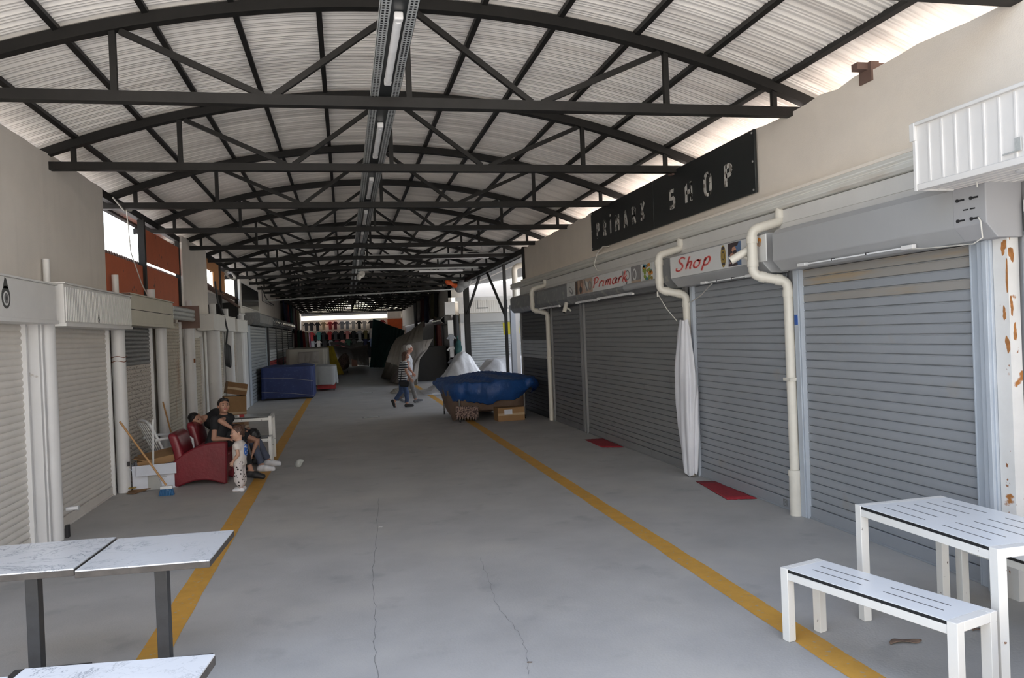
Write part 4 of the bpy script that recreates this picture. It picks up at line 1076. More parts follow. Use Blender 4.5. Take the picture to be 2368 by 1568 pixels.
# far white table and bench by the sitters
T = thing('metal_table', 'white metal table with grey top behind the sitting people', 'table', (0,0,0))
bpy.data.objects.remove(T)
T = put(slotted('metal_table', 'white metal table with grey top beside the sitting people', 'table', 1.15, .62, .75, 0, 0, None, 'hpl_grey', .05), -1.80, 13.62, PI/2)
T2 = put(slotted('metal_bench', 'white metal bench with grey seat in front of the far white table', 'bench', 1.15, .30, .45, 0, 0, 'white slotted benches', 'hpl_grey', .05), -1.78, 13.10, PI/2)
q = atz(563, 957, .77)
m = MB(); m.box(q.x-.05, q.x+.05, 13.45, 13.52, .75, .79, 0); m.box(q.x-.0505, q.x-.02, 13.449, 13.521, .752, .788, 1)
tag(m.build('cigarette_pack', ['red_plain', 'fascia_white'], bevel=.003), 'small red and white packet on the far white table', 'packet')

# red armchairs (face +X)
def armchair(label, x, y, r=0, HB=.44):
    t = thing('armchair', label, 'armchair', (0,0,0), 'red leather armchairs')
    W = .68
    for s in (-1, 1):
        y0, y1 = (-W/2, -W/2+.13) if s < 0 else (W/2-.13, W/2)
        pts = [(-.36, .0), (-.30, .0)]
        pts += [(-.30+.60*k/10, .0+.075*math.sin(PI*k/10)) for k in range(1, 10)]
        pts += [(.30, 0), (.345, .0), (.355, .3), (.36, .565), (.345, .59)]
        pts += [(.345-.66*k/10, .59-.0-.20*(k/10)**2.2+.015*math.sin(PI*k/10)) for k in range(1, 11)]
        pts += [(-.355, .36)]
        m = MB(); m.prism(pts, 'y', y0, y1); m.build('arm', 'leather_red', t, smooth=40, bevel=.022)
        m = MB()
        for x_ in (-.32, .33): m.tube([(x_, (y0+y1)/2, 0), (x_, (y0+y1)/2, .03)], .02, 8)
        m.build('foot', 'tape', t)
    def backp(u, v):
        z = .30+HB*v; xc = -.27-.10*v
        a = 2*PI*u; hx, hy = .075, W/2-.005
        c, s_ = math.cos(a), math.sin(a); e = .42
        px = hx*math.copysign(abs(c)**e, c); py = hy*math.copysign(abs(s_)**e, s_)
        k = 1.0 if .06 < v < .93 else (.93 if v <= .06 else .82 if v < .99 else .55)
        return (xc+px*k+.012*math.sin(PI*v), py*(.98 if k == 1 else .97*k**.12), z)
    m = MB(); m.grid(backp, 40, 24, wrapu=True); n = 40
    m.f.append(tuple(range(23*n, 24*n))); m.m.append(0); m.f.append(tuple(reversed(range(n)))); m.m.append(0)
    m.build('backrest', 'leather_red', t, smooth=55)
    m = MB(); m.box(-.27, .34, -W/2+.132, W/2-.132, .12, .42); m.build('seat', 'leather_red', t, bevel=.04)
    return put(t, x, y, r)
armchair('nearer red leather armchair, its curved side turned to the camera', -2.02, 11.86, -.05)
armchair('farther red leather armchair, half hidden behind the nearer one', -1.93, 12.66, -.02, .50)

# brooms, dustpan, boxes
b0 = atz(385, 1128, .10); b1_ = Vector((-2.95, 11.62, 1.02)); b1_ = atx(277, 975, -2.91)
t = thing('broom', 'broom with brown stick and blue brush, leaning on the second white post', 'broom', (b0.x, b0.y, 0))
MB().tube([b0+Vector((0,0,.03)), b1_], .013, 10).build('stick', 'wood_stick', t)
dv = (b0-b1_).normalized()
m = MB(); m.tube([b0-dv*.03, b0+dv*.05], [.022, .03], 12); m.box(b0.x-.075, b0.x+.075, b0.y-.03, b0.y+.03, .085, .125); m.build('head', 'white_plastic', t, bevel=.006)
m = MB()
for i in range(9):
    for j in range(3):
        x = b0.x-.065+i*.0162; y = b0.y-.02+.02*j; m.tube([(x, y, .09), (x+(i-4)*.005, y+(j-1)*.012, 0.0)], [.009, .011], 6)
m.build('bristles', 'blue_plastic', t)
c0 = Vector((-2.50, 12.55, .02)); c1 = atx(377, 930, -2.96)
t = thing('broom', 'broom stick leaning on the left wall behind the red armchairs', 'broom', (c0.x, c0.y, 0))
MB().tube([c0+Vector((0,0,.08)), c1], .013, 10).build('stick', 'wood_stick', t)
m = MB(); m.box(c0.x-.12, c0.x+.12, c0.y-.03, c0.y+.03, 0, .11); m.build('head', 'blue_plastic', t, bevel=.01)
d0 = atz(347, 1133, 0)
t = thing('dustpan', 'grey upright dustpan with long white handle in front of the white carton', 'dustpan', (d0.x, d0.y, 0))
m = MB(); w = .155
poly = [(-w,0),(w,0),(w*.95,.08),(w*.55,.24),(w*.28,.28),(-w*.28,.28),(-w*.55,.24),(-w*.95,.08)]
m.prism([(d0.x+a, b) for a, b in poly], 'y', d0.y-.005, d0.y+.012); m.prism([(d0.x+a, b) for a, b in poly], 'y', d0.y+.085, d0.y+.095)
m.box(d0.x-w, d0.x+w, d0.y, d0.y+.09, 0, .008)
m.build('pan', 'clear_plastic', t, smooth=30, bevel=.004)
top = atx(354, 970, d0.x+.03)
m = MB(); h1 = aty(354, 970, d0.y+.08); m.tube([(d0.x+.04, d0.y+.05, .26), (h1.x, d0.y+.08, h1.z)], .013, 10); m.build('handle', 'white_plastic', t)
# carton
k0 = atz(352, 1128, 0); cx, cy = -2.66, 11.72
t = thing('carton', 'open white carton with brown cardboard on top beside the red armchair', 'carton', (cx, cy, 0))
Rz = Matrix.Rotation(.18, 3, 'Z')
m = MB()
for c_, s_ in (((0,-.22,.17),(.56,.012,.34)), ((0,.22,.17),(.56,.012,.34)), ((-.28,0,.17),(.012,.44,.34)), ((.28,0,.17),(.012,.44,.34)), ((0,0,.01),(.56,.44,.02))):
    m.obox(Vector((cx, cy, 0))+Rz @ Vector(c_), s_, Rz)
m.build('shell', 'white_card', t, smooth=0)
m = MB()
for c_, s_, rx in (((-.30,-.02,.30),(.16,.42,.006),.9), ((.02,-.30,.28),(.5,.16,.006),0)):
    R2 = Rz @ (Matrix.Rotation(rx, 3, 'Y') if rx else Matrix.Rotation(.95, 3, 'X')); m.obox(Vector((cx, cy, 0))+Rz @ Vector(c_), s_, R2)
m.build('flap', 'white_card', t, smooth=0)
m = MB(); 
for k in range(3): m.obox(Vector((cx, cy, 0))+Rz @ Vector((.05, -.2265, .20-.035*k)), (.22-.04*k, .003, .012), Rz)
m.build('faded_print', 'silver_slat', t, smooth=0)
m = MB(); m.obox((cx+.02, cy+.03, .40), (.50, .36, .10), Rz @ Matrix.Rotation(-.16, 3, 'Y') @ Matrix.Rotation(.18, 3, 'X')); m.obox((cx-.10, cy-.02, .385), (.34, .30, .012), Rz @ Matrix.Rotation(.25, 3, 'Y'))
tag(m.build('cardboard_scrap', 'cardboard', smooth=0), 'folded brown cardboard lying on the open white carton', 'cardboard')
m = MB()
for i in range(6):
    R2 = Matrix.Rotation(random.uniform(-.15, .15), 3, 'X') @ Matrix.Rotation(random.uniform(0, 3), 3, 'Z')
    m.obox((-2.86+.09*random.random(), 11.33+.16*i*.4, .012+.006*i), (.22, .12, .006), R2)
tag(m.build('litter_scraps', 'cardboard_dark', smooth=0), 'dark paper scraps on the floor left of the white carton', 'scraps', kind='stuff')
# white plastic chair behind the carton (faces +X)
t = thing('plastic_chair', 'white plastic chair with slotted back behind the open carton', 'chair', (0,0,0))
m = MB()
def seatf(u, v): return (-.2+.42*u, -.23+.46*v, .42+.015*math.cos((u-.5)*3)*1+.012*(2*abs(v-.5))**2)
m.grid(seatf, 10, 10); m.build('seat', 'white_plastic', t, smooth=60, solid=.012)
for k in range(5):
    y = -.19+.095*k
    m = MB(); m.grid(lambda u, v, y=y: (-.20-.16*v-.04*v*v+.03*(2*abs(y/.22))**2*0, y-.030+.06*u, .42+.44*v), 3, 12); m.build('back_slat', 'white_plastic', t, smooth=60, solid=.012)
m = MB(); m.tube([(-.19,-.235,.42), (-.29,-.24,.66), (-.385,-.235,.86), (-.40,-.16,.895), (-.405,0,.905), (-.40,.16,.895), (-.385,.235,.86), (-.29,.24,.66), (-.19,.235,.42)], .019, 10); m.build('back_frame', 'white_plastic', t)
for s in (-1, 1):
    m = MB(); m.tube([(-.32, s*.245, .62), (-.1, s*.27, .64), (.14, s*.27, .63), (.2, s*.262, .58), (.215, s*.25, .42)], .02, 10); m.build('armrest', 'white_plastic', t)
    for x, xb in ((-.2, -.27), (.2, .25)):
        m = MB(); m.bar((xb, s*.26, 0), (x, s*.22, .42), .05, .02); m.build('leg', 'white_plastic', t, bevel=.004)
put(t, -2.56, 12.33, .55)
# cardboard boxes by the far posts
def carton(label, c, s, R, mt='cardboard', group='brown cardboard boxes by the left posts'):
    t = thing('cardboard_box', label, 'box', c, group)
    MB().obox(c, s, R).build('body', mt, t, smooth=0, bevel=.006)
    cc = Vector(c)
    m = MB(); m.obox(cc+R @ Vector((0, -s[1]/2-.001, 0)), (s[0]*.98, .002, .05), R); m.obox(cc+R @ Vector((s[0]/2+.001, 0, 0)), (.002, s[1], .05), R); m.build('tape', 'tape', t, smooth=0)
    return t
q = atz(551, 975, 0)
carton('lower larger brown cardboard box behind the far white table', (-2.55, 18.9, .38), (.48, .40, .76), Matrix.Rotation(.25, 3, 'Z') @ Matrix.Rotation(.03, 3, 'Y'))
q2 = aty(546, 910, 18.9)
carton('upper brown cardboard box tilted on top of the larger one', (q2.x, 18.9, .93), (.44, .36, .27), Matrix.Rotation(.3, 3, 'Z') @ Matrix.Rotation(.20, 3, 'Y'), 'cardboard_dark')
carton('small flat brown box on the floor beside the stacked cardboard boxes', (-2.42, 18.35, .10), (.40, .3, .20), Matrix.Rotation(-.2, 3, 'Z'), 'cardboard_dark')
# stone / crumpled cup on the floor
q = atz(692, 1080, 0)
mb = sdf_mb([ell((q.x, q.y, .055), (.05, .06, .065)), cone((q.x-.03, q.y, .03), (q.x+.04, q.y, .09), .035, .03)], .008, wob=.004, wobs=60, cuts=[((0,0,.002),(0,0,-1))])
tag(mb.build('stone', 'stone', smooth=20), 'pale lump of rubble lying alone on the floor inside the left stripe', 'rubble')
# floor plates
for (px, py, lab) in ((858, 965, 'nearer small metal plate set in the floor of the aisle'), (848, 908, 'farther small metal plate set in the floor of the aisle')):
    q = atz(px, py, 0); m = MB(); m.box(q.x-.21, q.x+.21, q.y-.16, q.y+.16, 0, .006, 1); m.box(q.x-.18, q.x+.18, q.y-.13, q.y+.10, 0, .009, 0)
    tag(m.build('floor_plate', ['galvanised', 'galv_dark'], smooth=0), lab, 'floor plate', 'floor plates')

for (px, py, lab, sz) in ((2092, 1487, 'curled dry twig on the floor right of the slotted bench', .10), (2265, 1458, 'dark dry leaf under the white slotted table', .05), (1225, 1533, 'small dark pebble on the open floor at the bottom', .016), (880, 1220, 'small pale scrap of paper on the open middle floor', .02)):
    q = atz(px, py, 0); m = MB()
    m.grid(lambda u, v: (q.x+(u-.5)*sz*2, q.y+(v-.5)*sz*.55*(1-abs(2*u-1)**2*.8)+.2*sz*math.sin(u*5), .004+.12*sz*abs(math.sin(u*4+v))), 10, 5)
    tag(m.build('dry_leaf' if sz > .03 else 'grit', 'cloth_brown' if 'pale' not in lab else 'fascia_white', smooth=60, solid=.003), lab, 'litter')
# ================================================================== PEOPLE
mat('skin', (.40,.215,.145), .55, 0, .06, 12)
mat('skin_child', (.50,.30,.215), .55, 0, .05, 12)
mat('skin_red', (.46,.22,.15), .55, 0, .08, 12)
mat('lips', (.34,.11,.09), .5)
mat('hair_black', (.012,.010,.010), .5, 0, .3, 40)
mat('hair_brown', (.075,.036,.022), .55, 0, .25, 40)
mat('hair_white', (.62,.60,.57), .6, 0, .1, 40)
mat('eye_dark', (.02,.015,.012), .3)
mat('tee_black', (.013,.013,.015), .85, 0, .15, 6)
mat('pants_black', (.012,.012,.014), .85, 0, .15, 6)
mat('jeans_grey', (.085,.10,.145), .85, 0, .12, 8)
mat('jeans_blue', (.045,.075,.16), .85, 0, .18, 8)
mat('pants_taupe', (.20,.19,.18), .85, 0, .08, 8)
mat('tee_white', (.62,.63,.66), .85, 0, .03, 6)
mat('tee_cream', (.56,.52,.49), .85, 0, .05, 9)
mat('shoe_black', (.018,.018,.02), .6)
mat('shoe_white', (.66,.66,.68), .55)
mat('shoe_grey', (.14,.145,.16), .6)
mat('sole_tan', (.26,.22,.17), .7)
mat('print_blue', (.03,.12,.42), .8, 0, .1, 8, spots=((.55,.55,.58), 32, .56, .02))
band_mat('tee_striped', (.58,.58,.58), (.014,.016,.022), .062, .56, 2, .85, .35)
dot_mat('pants_spotted', (.58,.53,.52), (.03,.022,.02), 25, .31)
V3 = lambda p: np.array(p, float)
def unit(v): v = V3(v); return v/np.linalg.norm(v)
def hand_prims(w, d, n, s=1.0, curl=.35):
    """w wrist, d finger direction, n palm normal (fingers curl towards it)"""
    w, d = V3(w), unit(d); n = V3(n); n = unit(n-d*(n@d)); r = np.cross(d, n)
    P = []
    pc = w+d*.045*s
    for k in (-1, 0, 1): P.append(cone(w+d*.012*s+r*.012*k*s, w+d*.078*s+r*.024*k*s, .015*s, .013*s, .012))
    L = (.062, .074, .069, .055)
    for i in range(4):
        b = w+d*.080*s+r*(-.030+.020*i)*s; a = curl*(1+.12*i)
        m1 = b+(d*math.cos(a)+n*math.sin(a))*L[i]*.52*s; e = m1+(d*math.cos(2*a)+n*math.sin(2*a))*L[i]*.48*s
        P += [cone(b, m1, .0092*s, .0085*s, .004), cone(m1, e, .0085*s, .0068*s, .003)]
    tb = w+d*.024*s-r*.026*s; t1 = tb+(d*.72-r*.62+n*.25)*.038*s; t2 = t1+(d*.9-r*.15+n*.35)*.030*s
    P += [cone(tb, t1, .013*s, .0105*s, .008), cone(t1, t2, .0105*s, .008*s, .003)]
    return P
def head_prims(c, f, u, s=1.0, child=False):
    c, f = V3(c), unit(f); u = V3(u); u = unit(u-f*(u@f)); r = np.cross(f, u)
    R = np.stack([r, f, u], 1)
    P = [ell(c+u*.028*s-f*.012*s, (.076*s, .095*s, .088*s), R, .02)]
    P += [ell(c-u*.030*s+f*.020*s, ((.060 if not child else .064)*s, .070*s, .074*s), R, .03), ell(c-u*.078*s+f*.058*s, (.028*s, .024*s, .022*s), R, .025)]
    P += [cone(c+u*.008*s+f*.086*s, c-u*.030*s+f*.104*s, .008*s, .0125*s, .010), ell(c-u*.032*s+f*.094*s, (.017*s, .010*s, .008*s), R, .008)]
    P += [cone(c+u*.022*s+f*.076*s-r*.045*s, c+u*.022*s+f*.076*s+r*.045*s, .012*s, .012*s, .014)]
    for q in (-1, 1):
        P += [ell(c-u*.022*s+f*.062*s+r*q*.040*s, (.024*s, .022*s, .024*s), R, .02)]
        P += [ell(c-u*.002*s-f*.010*s+r*q*.078*s, (.010*s, .020*s, .032*s), R, .006)]
        P += [dict(ell(c+u*.006*s+f*.094*s+r*q*.032*s, (.017*s, .012*s, .010*s), R), sub=True)]
    P += [dict(ell(c-u*.054*s+f*.096*s, (.022*s, .008*s, .0022*s), R), sub=True)]
    return P, (c, f, u, r, R)
def person(label, J, skin='skin', hair='hair_black', shirt='tee_black', pants='pants_black', shoes='shoe_black', s=1.0, hs=1.0, build=1.0, sleeve=.52, hair_kind='short',
           ankle=.9, sole=None, loc=None, name='person', child=False, wob=.0035, pant_r=(1.0, 1.0), curl=.4, h=.0085, bareankle=True):
    P, Ch, N, Hc = V3(J['pelvis']), V3(J['chest']), V3(J['neck']), V3(J['head'])
    side = unit(J['side'])          # the person's right
    base = loc or (P[0], P[1], 0)
    t = thing(name, label, 'person', base)
    b = build*s
    hp, (c, f, u, r, R) = head_prims(Hc, J['face'], J['up'], hs, child)
    B = []
    mid = (P+Ch)/2 + V3(J.get('bend', (0,0,0)))
    sp = side*.055*b
    for q in (-1, 0, 1):
        B += [cone(P+sp*q, mid+sp*q*.9, .095*b, .092*b, .05), cone(mid+sp*q*.9, Ch+sp*q*1.1, .092*b, .098*b, .05)]
    B += [cone(Ch, N, .085*b, .055*b, .05), cone(N-unit(c-N)*.03*s, c-u*.055*hs-f*.02*hs, .052*s, .050*hs, .02)]
    for sh, el, wr, hd, pn in J['arms']:
        sh, el, wr = V3(sh), V3(el), V3(wr)
        B += [cone(Ch+(sh-Ch)*.5, sh, .062*b, .050*b, .05), cone(sh, el, .047*b, .037*b, .02), cone(el, el+(wr-el)*.35, .038*b, .037*b, .012), cone(el+(wr-el)*.35, wr, .037*b, .024*b, .012)]
        B += hand_prims(wr, hd, pn, s*1.0, curl)
    for hip, kn, an, td in J['legs']:
        hip, kn, an = V3(hip), V3(kn), V3(an); td = unit(td)
        B += [cone(hip, kn, .078*b, .050*b, .03), cone(kn, kn+(an-kn)*.35, .050*b, .053*b, .015), cone(kn+(an-kn)*.35, an, .053*b, .034*b, .015),
              cone(an-td*.03*s, an+td*.12*s-V3((0,0,.035*s)), .034*s, .026*s, .02)]
    # the head last and finer detail at the same grid
    mb = sdf_mb(B+hp, h*min(1, max(.6, s)))
    mb.build('body', skin, t, smooth=70)
    # hair
    H = []
    cutn = f*.80-u*.60; cutp = c+f*(.045 if hair_kind != 'bald' else .02)*hs+u*.055*hs
    if hair_kind in ('short', 'toddler', 'long', 'white'):
        H += [ell(c+u*.030*hs-f*.014*hs, (.084*hs, .104*hs, .098*hs), R, .02, cut=[(cutp, unit(cutn)), (c-u*.045*hs, -u*1.0 if hair_kind != 'long' else -u*.0-f*0+V3((0,0,0)))][:1 if hair_kind == 'long' else 2])]
        if hair_kind == 'short': H += [cone(c+u*.085*hs+f*.055*hs-r*.03*hs, c+u*.090*hs+f*.055*hs+r*.04*hs, .026*hs, .024*hs, .02)]
        if hair_kind == 'long':
            for q in (-1, 0, 1): H += [cone(c+u*.01*hs-f*.055*hs+r*q*.05*hs, c-u*.165*hs-f*.055*hs+r*q*.045*hs, .055*hs, .040*hs, .03)]
            H += [cone(c+u*.03*hs+f*.01*hs+r*q*.068*hs, c-u*.10*hs-f*.0*hs+r*q*.070*hs, .028*hs, .022*hs, .02) for q in (-1, 1)]
        if hair_kind == 'toddler':
            H += [ell(c+u*.085*hs-f*.098*hs, (.036*hs, .038*hs, .036*hs), R, .006), cone(c-f*.075*hs+u*.0*hs, c-f*.085*hs-u*.06*hs, .045*hs, .025*hs, .02)]
    sdf_mb(H, .007*min(1, max(.7, s)), wob=.0025, wobs=110).build('hair', hair, t, smooth=60)
    for q in (-1, 1):
        m = sdf_mb([ell(c+u*.006*hs+f*.083*hs+r*q*.032*hs, (.013*hs, .009*hs, .0065*hs), R)], .003); m.build('eye', 'eye_dark', t, smooth=60)
        m = MB(); m.tube([c+u*.026*hs+f*.086*hs+r*q*.016*hs, c+u*.031*hs+f*.086*hs+r*q*.034*hs, c+u*.026*hs+f*.074*hs+r*q*.052*hs], [.0035*hs, .0045*hs, .002*hs], 6); m.build('eyebrow', hair if hair != 'hair_white' else 'hair_brown', t)
    m = sdf_mb([ell(c-u*.050*hs+f*.0905*hs, (.022*hs, .008*hs, .0045*hs), R), ell(c-u*.058*hs+f*.0885*hs, (.019*hs, .008*hs, .0052*hs), R)], .003); m.build('lips', 'lips', t, smooth=60)
    # shirt
    S = []
    w = 1.0+.26/max(.5, build)
    sp = side*.062*b
    up = unit(Ch-P)
    hem = P-up*(.06 if not child else .075)*s
    for q in (-1, 0, 1):
        S += [cone(P-up*.02*s+sp*q*1.05, mid+sp*q, .105*b*w*.94, .098*b*w*.96, .04), cone(mid+sp*q, Ch+sp*q*1.15, .098*b*w*.96, .104*b*w*.95, .04)]
    nd = unit(c-N)
    S += [cone(Ch, N-nd*.0*s, .09*b*w, .060*b, .05, cut=(N+nd*.004*s, nd))]
    for sh, el, wr, hd, pn in J['arms']:
        sh, el = V3(sh), V3(el); d = unit(el-sh); e = sh+(el-sh)*sleeve
        S += [cone(Ch+(sh-Ch)*.4, sh, .080*b, .068*b, .05), cone(sh, e+d*.04*s, .066*b, .066*b, .02, cut=(e, d))]
    sdf_mb(S, h, cuts=[(hem, -up)], wob=wob, wobs=34).build('shirt', shirt, t, smooth=60)
    # trousers
    T = [cone(P-side*.06*b, P+side*.06*b, .112*b*pant_r[0], .112*b*pant_r[0], .03)]
    cuts = []
    for hip, kn, an, td in J['legs']:
        hip, kn, an = V3(hip), V3(kn), V3(an); d = unit(an-kn); e = kn+(an-kn)*ankle
        if child:
            mdl = kn+(an-kn)*.45
            T += [cone(hip, kn, .085*b*pant_r[0], .088*b*pant_r[1], .03), cone(kn, mdl, .088*b*pant_r[1], .084*b*pant_r[1], .03), cone(mdl, e, .084*b*pant_r[1], .05*b, .03)]
        else:
            T += [cone(hip, kn, .092*b*pant_r[0], .066*b*pant_r[1], .03), cone(kn, e+d*.04, .066*b*pant_r[1], .058*b*pant_r[1], .02, cut=(e, d))]
    sdf_mb(T, h, wob=wob*1.1, wobs=30).build('trousers', pants, t, smooth=60)
    for hip, kn, an, td in J['legs']:
        an = V3(an); td = V3(td); an_t = unit(td)
        dn = unit(J.get('sole', {}).get(tuple(td.tolist()), (0,0,-1))) if False else V3((0,0,-1))
        if len(td) and abs(an_t[2]) > .5: dn = unit(np.cross(np.cross(an_t, V3((0,0,-1))), an_t))
        dn = unit(dn-an_t*(dn@an_t))
        hb = an-an_t*.035*s+dn*.035*s; tp = an+an_t*.165*s+dn*.045*s
        pl = an+dn*.078*s
        pr = [cone(hb, an+an_t*.06*s+dn*.035*s, .046*s, .048*s, .02), cone(an+an_t*.06*s+dn*.035*s, tp, .048*s, .038*s, .02), cone(an-dn*.0*s-an_t*.01*s, hb, .044*s, .046*s, .02)]
        o = sdf_mb(pr, .007, cuts=[(pl, dn), (an-dn*.02*s, -dn)]).build('shoe', shoes, t, smooth=60)
        if sole:
            pr = [cone(hb, an+an_t*.06*s+dn*.035*s, .050*s, .053*s, .02), cone(an+an_t*.06*s+dn*.035*s, tp, .053*s, .043*s, .02)]
            sdf_mb(pr, .006, cuts=[(pl+dn*.004*s, dn), (pl-dn*.018*s, -dn)]).build('sole', sole, o, smooth=50)
    return t
# --- toddler, standing, looking left
ty = 10.87; tx = -1.425
face = unit((-.93,-.30,-.08)); rt = unit(np.cross(face, (0,0,1)))
bf = unit((-.97,.22,0)); bs = np.array((bf[1], -bf[0], 0))   # body forward and its right
def tb(fw, rt_, z): return tuple(V3((tx, ty, z))+bf*fw+bs*rt_)
bb = -np.array((bs[0], bs[1], 0))
S0 = dict(pelvis=tb(0,0,.385), chest=tb(0,0,.585), neck=tb(.0,0,.655), head=tb(.02,0,.775), face=tuple(face), up=(0,0,1), side=tuple(bs),
    arms=[(tb(0,.095,.615), tb(-.035,.135,.505), tb(.055,.105,.43), tuple(bf*.55-bs*.5+V3((0,0,-.6))), tuple(-bs)), (tb(0,-.095,.615), tb(-.03,-.135,.50), tb(.05,-.12,.41), tuple(bf*.4+V3((0,0,-.9))), tuple(bs))],
    legs=[(tb(0,.05,.36), tb(.012,.065,.20), tb(0,.06,.045), tuple(bf)), (tb(0,-.05,.36), tb(.0,-.065,.20), tb(-.02,-.062,.045), tuple(bf))])
tod = person('toddler in spotted baggy trousers and cream shirt standing by the red armchair', S0, 'skin_child', 'hair_brown', 'tee_cream', 'pants_spotted', 'shoe_white', s=.56, hs=.82, build=1.02, hair_kind='toddler', sole='sole_tan', child=True, sleeve=.5, ankle=.78, h=.0065, wob=.003, pant_r=(1.12, 1.18))
pb = V3((tx, ty, .545))-bf*.088-bs*.0
Rm = np.stack([np.cross(bf, (0,0,1)), bf, V3((0,0,1))], 1)
o = sdf_mb([ell(pb, (.062, .016, .085), Rm)], .004).build('back_print', 'print_blue', tod, smooth=50); o['label'] = 'blue printed patch on the back of the shirt'
m = MB(); cc = V3(S0['head'])+V3((0,0,.0615))-face*.055
m.tube([tuple(cc+V3((math.cos(a)*.022, math.sin(a)*.022, .0))) for a in [i*2*PI/12 for i in range(12)]], .006, 6, closed=True); m.build('hair_band', 'black_plastic', tod)
# --- upright young man in the nearer armchair
S1 = dict(pelvis=(-1.92,11.92,.50), chest=(-1.80,12.02,.80), neck=(-1.775,12.03,.925), head=(-1.765,11.99,1.055), face=(.42,-.88,.16), up=(-.04,.22,1), side=(.15,-.98,0),
    arms=[((-1.87,11.86,.865), (-1.885,11.78,.61), (-1.70,11.74,.60), (1,.1,-.1), (0,0,-1)), ((-1.70,12.12,.865), (-1.79,11.80,.86), (-1.635,11.80,.745), (.8,.0,-.55), (0,0,-1))],
    legs=[((-1.88,11.84,.48), (-1.53,11.80,.60), (-1.375,11.66,.115), (.92,-.25,-.12)), ((-1.88,11.99,.50), (-1.60,11.93,.72), (-1.51,11.84,.33), (.5,-.3,-.8))])
person('young man in black with raised knee, sitting upright in the nearer red armchair', S1, s=1.0, hs=.98, build=.92, ankle=.80, wob=.003)
# --- boy slumped over the back of the farther armchair
S2 = dict(pelvis=(-1.93,13.07,.54), chest=(-2.04,12.86,.80), neck=(-2.14,12.76,.83), head=(-2.265,12.66,.83), face=(.36,-.86,-.38), up=(-.80,-.05,.50), side=(-.42,-.6,-.65), bend=(.045,0,.06),
    arms=[((-2.05,12.72,.76), (-1.93,12.60,.60), (-1.80,12.62,.64), (1,.1,0), (0,0,-1)), ((-1.98,13.0,.84), (-1.80,13.06,.66), (-1.62,13.0,.60), (1,0,0), (0,0,-1))],
    legs=[((-1.90,13.0,.50), (-1.52,13.02,.51), (-1.46,13.04,.10), (1,0,0)), ((-1.90,13.15,.50), (-1.52,13.17,.51), (-1.46,13.18,.10), (1,0,0))])
person('boy in black slumped sideways, head tilted over the farther red armchair', S2, s=1.0, hs=.98, build=.94, wob=.003)
# --- boy bent right over in the farther armchair
S3 = dict(pelvis=(-1.95,12.64,.50), chest=(-1.67,12.58,.60), neck=(-1.54,12.52,.585), head=(-1.435,12.46,.535), face=(.45,-.10,-.88), up=(.80,-.30,.45), side=(.1,-.98,0), bend=(0,0,.05),
    arms=[((-1.62,12.42,.60), (-1.36,12.36,.475), (-1.43,12.30,.285), (-.25,-.05,-.95), (-1,0,0)), ((-1.60,12.72,.58), (-1.40,12.76,.50), (-1.38,12.66,.32), (0,-.2,-.95), (-1,0,0))],
    legs=[((-1.92,12.55,.48), (-1.46,12.50,.50), (-1.30,12.36,.085), (.95,-.25,0)), ((-1.92,12.73,.48), (-1.44,12.80,.50), (-1.25,12.84,.085), (.97,-.2,0))])
person('boy in grey jeans and white shoes bent forward with head down by the bench', S3, s=.98, hs=.98, build=.9, pants='jeans_grey', shoes='shoe_white', ankle=.92, sole='shoe_white', wob=.003)
# --- the couple walking to the right
S4 = dict(pelvis=(1.80,23.3,.90), chest=(1.815,23.3,1.26), neck=(1.83,23.3,1.44), head=(1.875,23.3,1.605), face=(.97,-.2,-.12), up=(.1,0,1), side=(0,-1,0),
    arms=[((1.80,23.11,1.38), (1.78,23.06,1.10), (1.92,23.05,.90), (.55,0,-.8), (0,1,0)), ((1.80,23.49,1.38), (1.76,23.53,1.10), (1.86,23.52,.88), (.4,0,-.9), (0,-1,0))],
    legs=[((1.80,23.21,.88), (1.90,23.20,.48), (2.0,23.2,.085), (1,0,.12)), ((1.80,23.39,.88), (1.80,23.39,.46), (1.56,23.39,.13), (.88,0,-.45))])
person('white-haired man in white t-shirt and taupe trousers walking to the right', S4, 'skin_red', 'hair_white', 'tee_white', 'pants_taupe', 'shoe_grey', s=1.0, hs=1.0, build=1.02, hair_kind='white', sole='shoe_white')
S5 = dict(pelvis=(1.545,22.0,.80), chest=(1.585,22.0,1.13), neck=(1.62,22.0,1.29), head=(1.655,22.0,1.435), face=(.95,-.3,-.08), up=(.08,0,1), side=(0,-1,0),
    arms=[((1.60,21.83,1.23), (1.645,21.78,.99), (1.755,21.79,.80), (.55,0,-.8), (0,1,0)), ((1.58,22.17,1.23), (1.55,22.21,.98), (1.66,22.2,.80), (.5,0,-.85), (0,-1,0))],
    legs=[((1.55,21.92,.79), (1.63,21.91,.43), (1.635,21.91,.08), (1,0,0)), ((1.53,22.08,.79), (1.50,22.08,.43), (1.285,22.08,.155), (.35,0,-.94))])
person('brown-haired woman in striped top and blue jeans walking to the right', S5, 'skin', 'hair_brown', 'tee_striped', 'jeans_blue', 'shoe_black', s=.92, hs=.95, build=1.08, hair_kind='long', sleeve=.62, ankle=.80)
bag = thing('shoulder_bag', 'black bag hanging at the hip of the woman in the striped top', 'bag', (1.56, 21.78, .72))
sdf_mb([cone((1.47,21.78,.70), (1.66,21.78,.68), .055, .055), cone((1.48,21.78,.64), (1.65,21.78,.62), .05, .05)], .01, cuts=[((0,21.74,0),(0,-1,0)), ((0,21.82,0),(0,1,0))]).build('pouch', 'tee_black', bag, smooth=50)
m = MB(); m.tube([(1.47,21.80,.72), (1.50,21.82,.95), (1.56,21.84,1.22), (1.60,21.90,1.27)], .010, 6); m.build('strap', 'tee_black', bag)
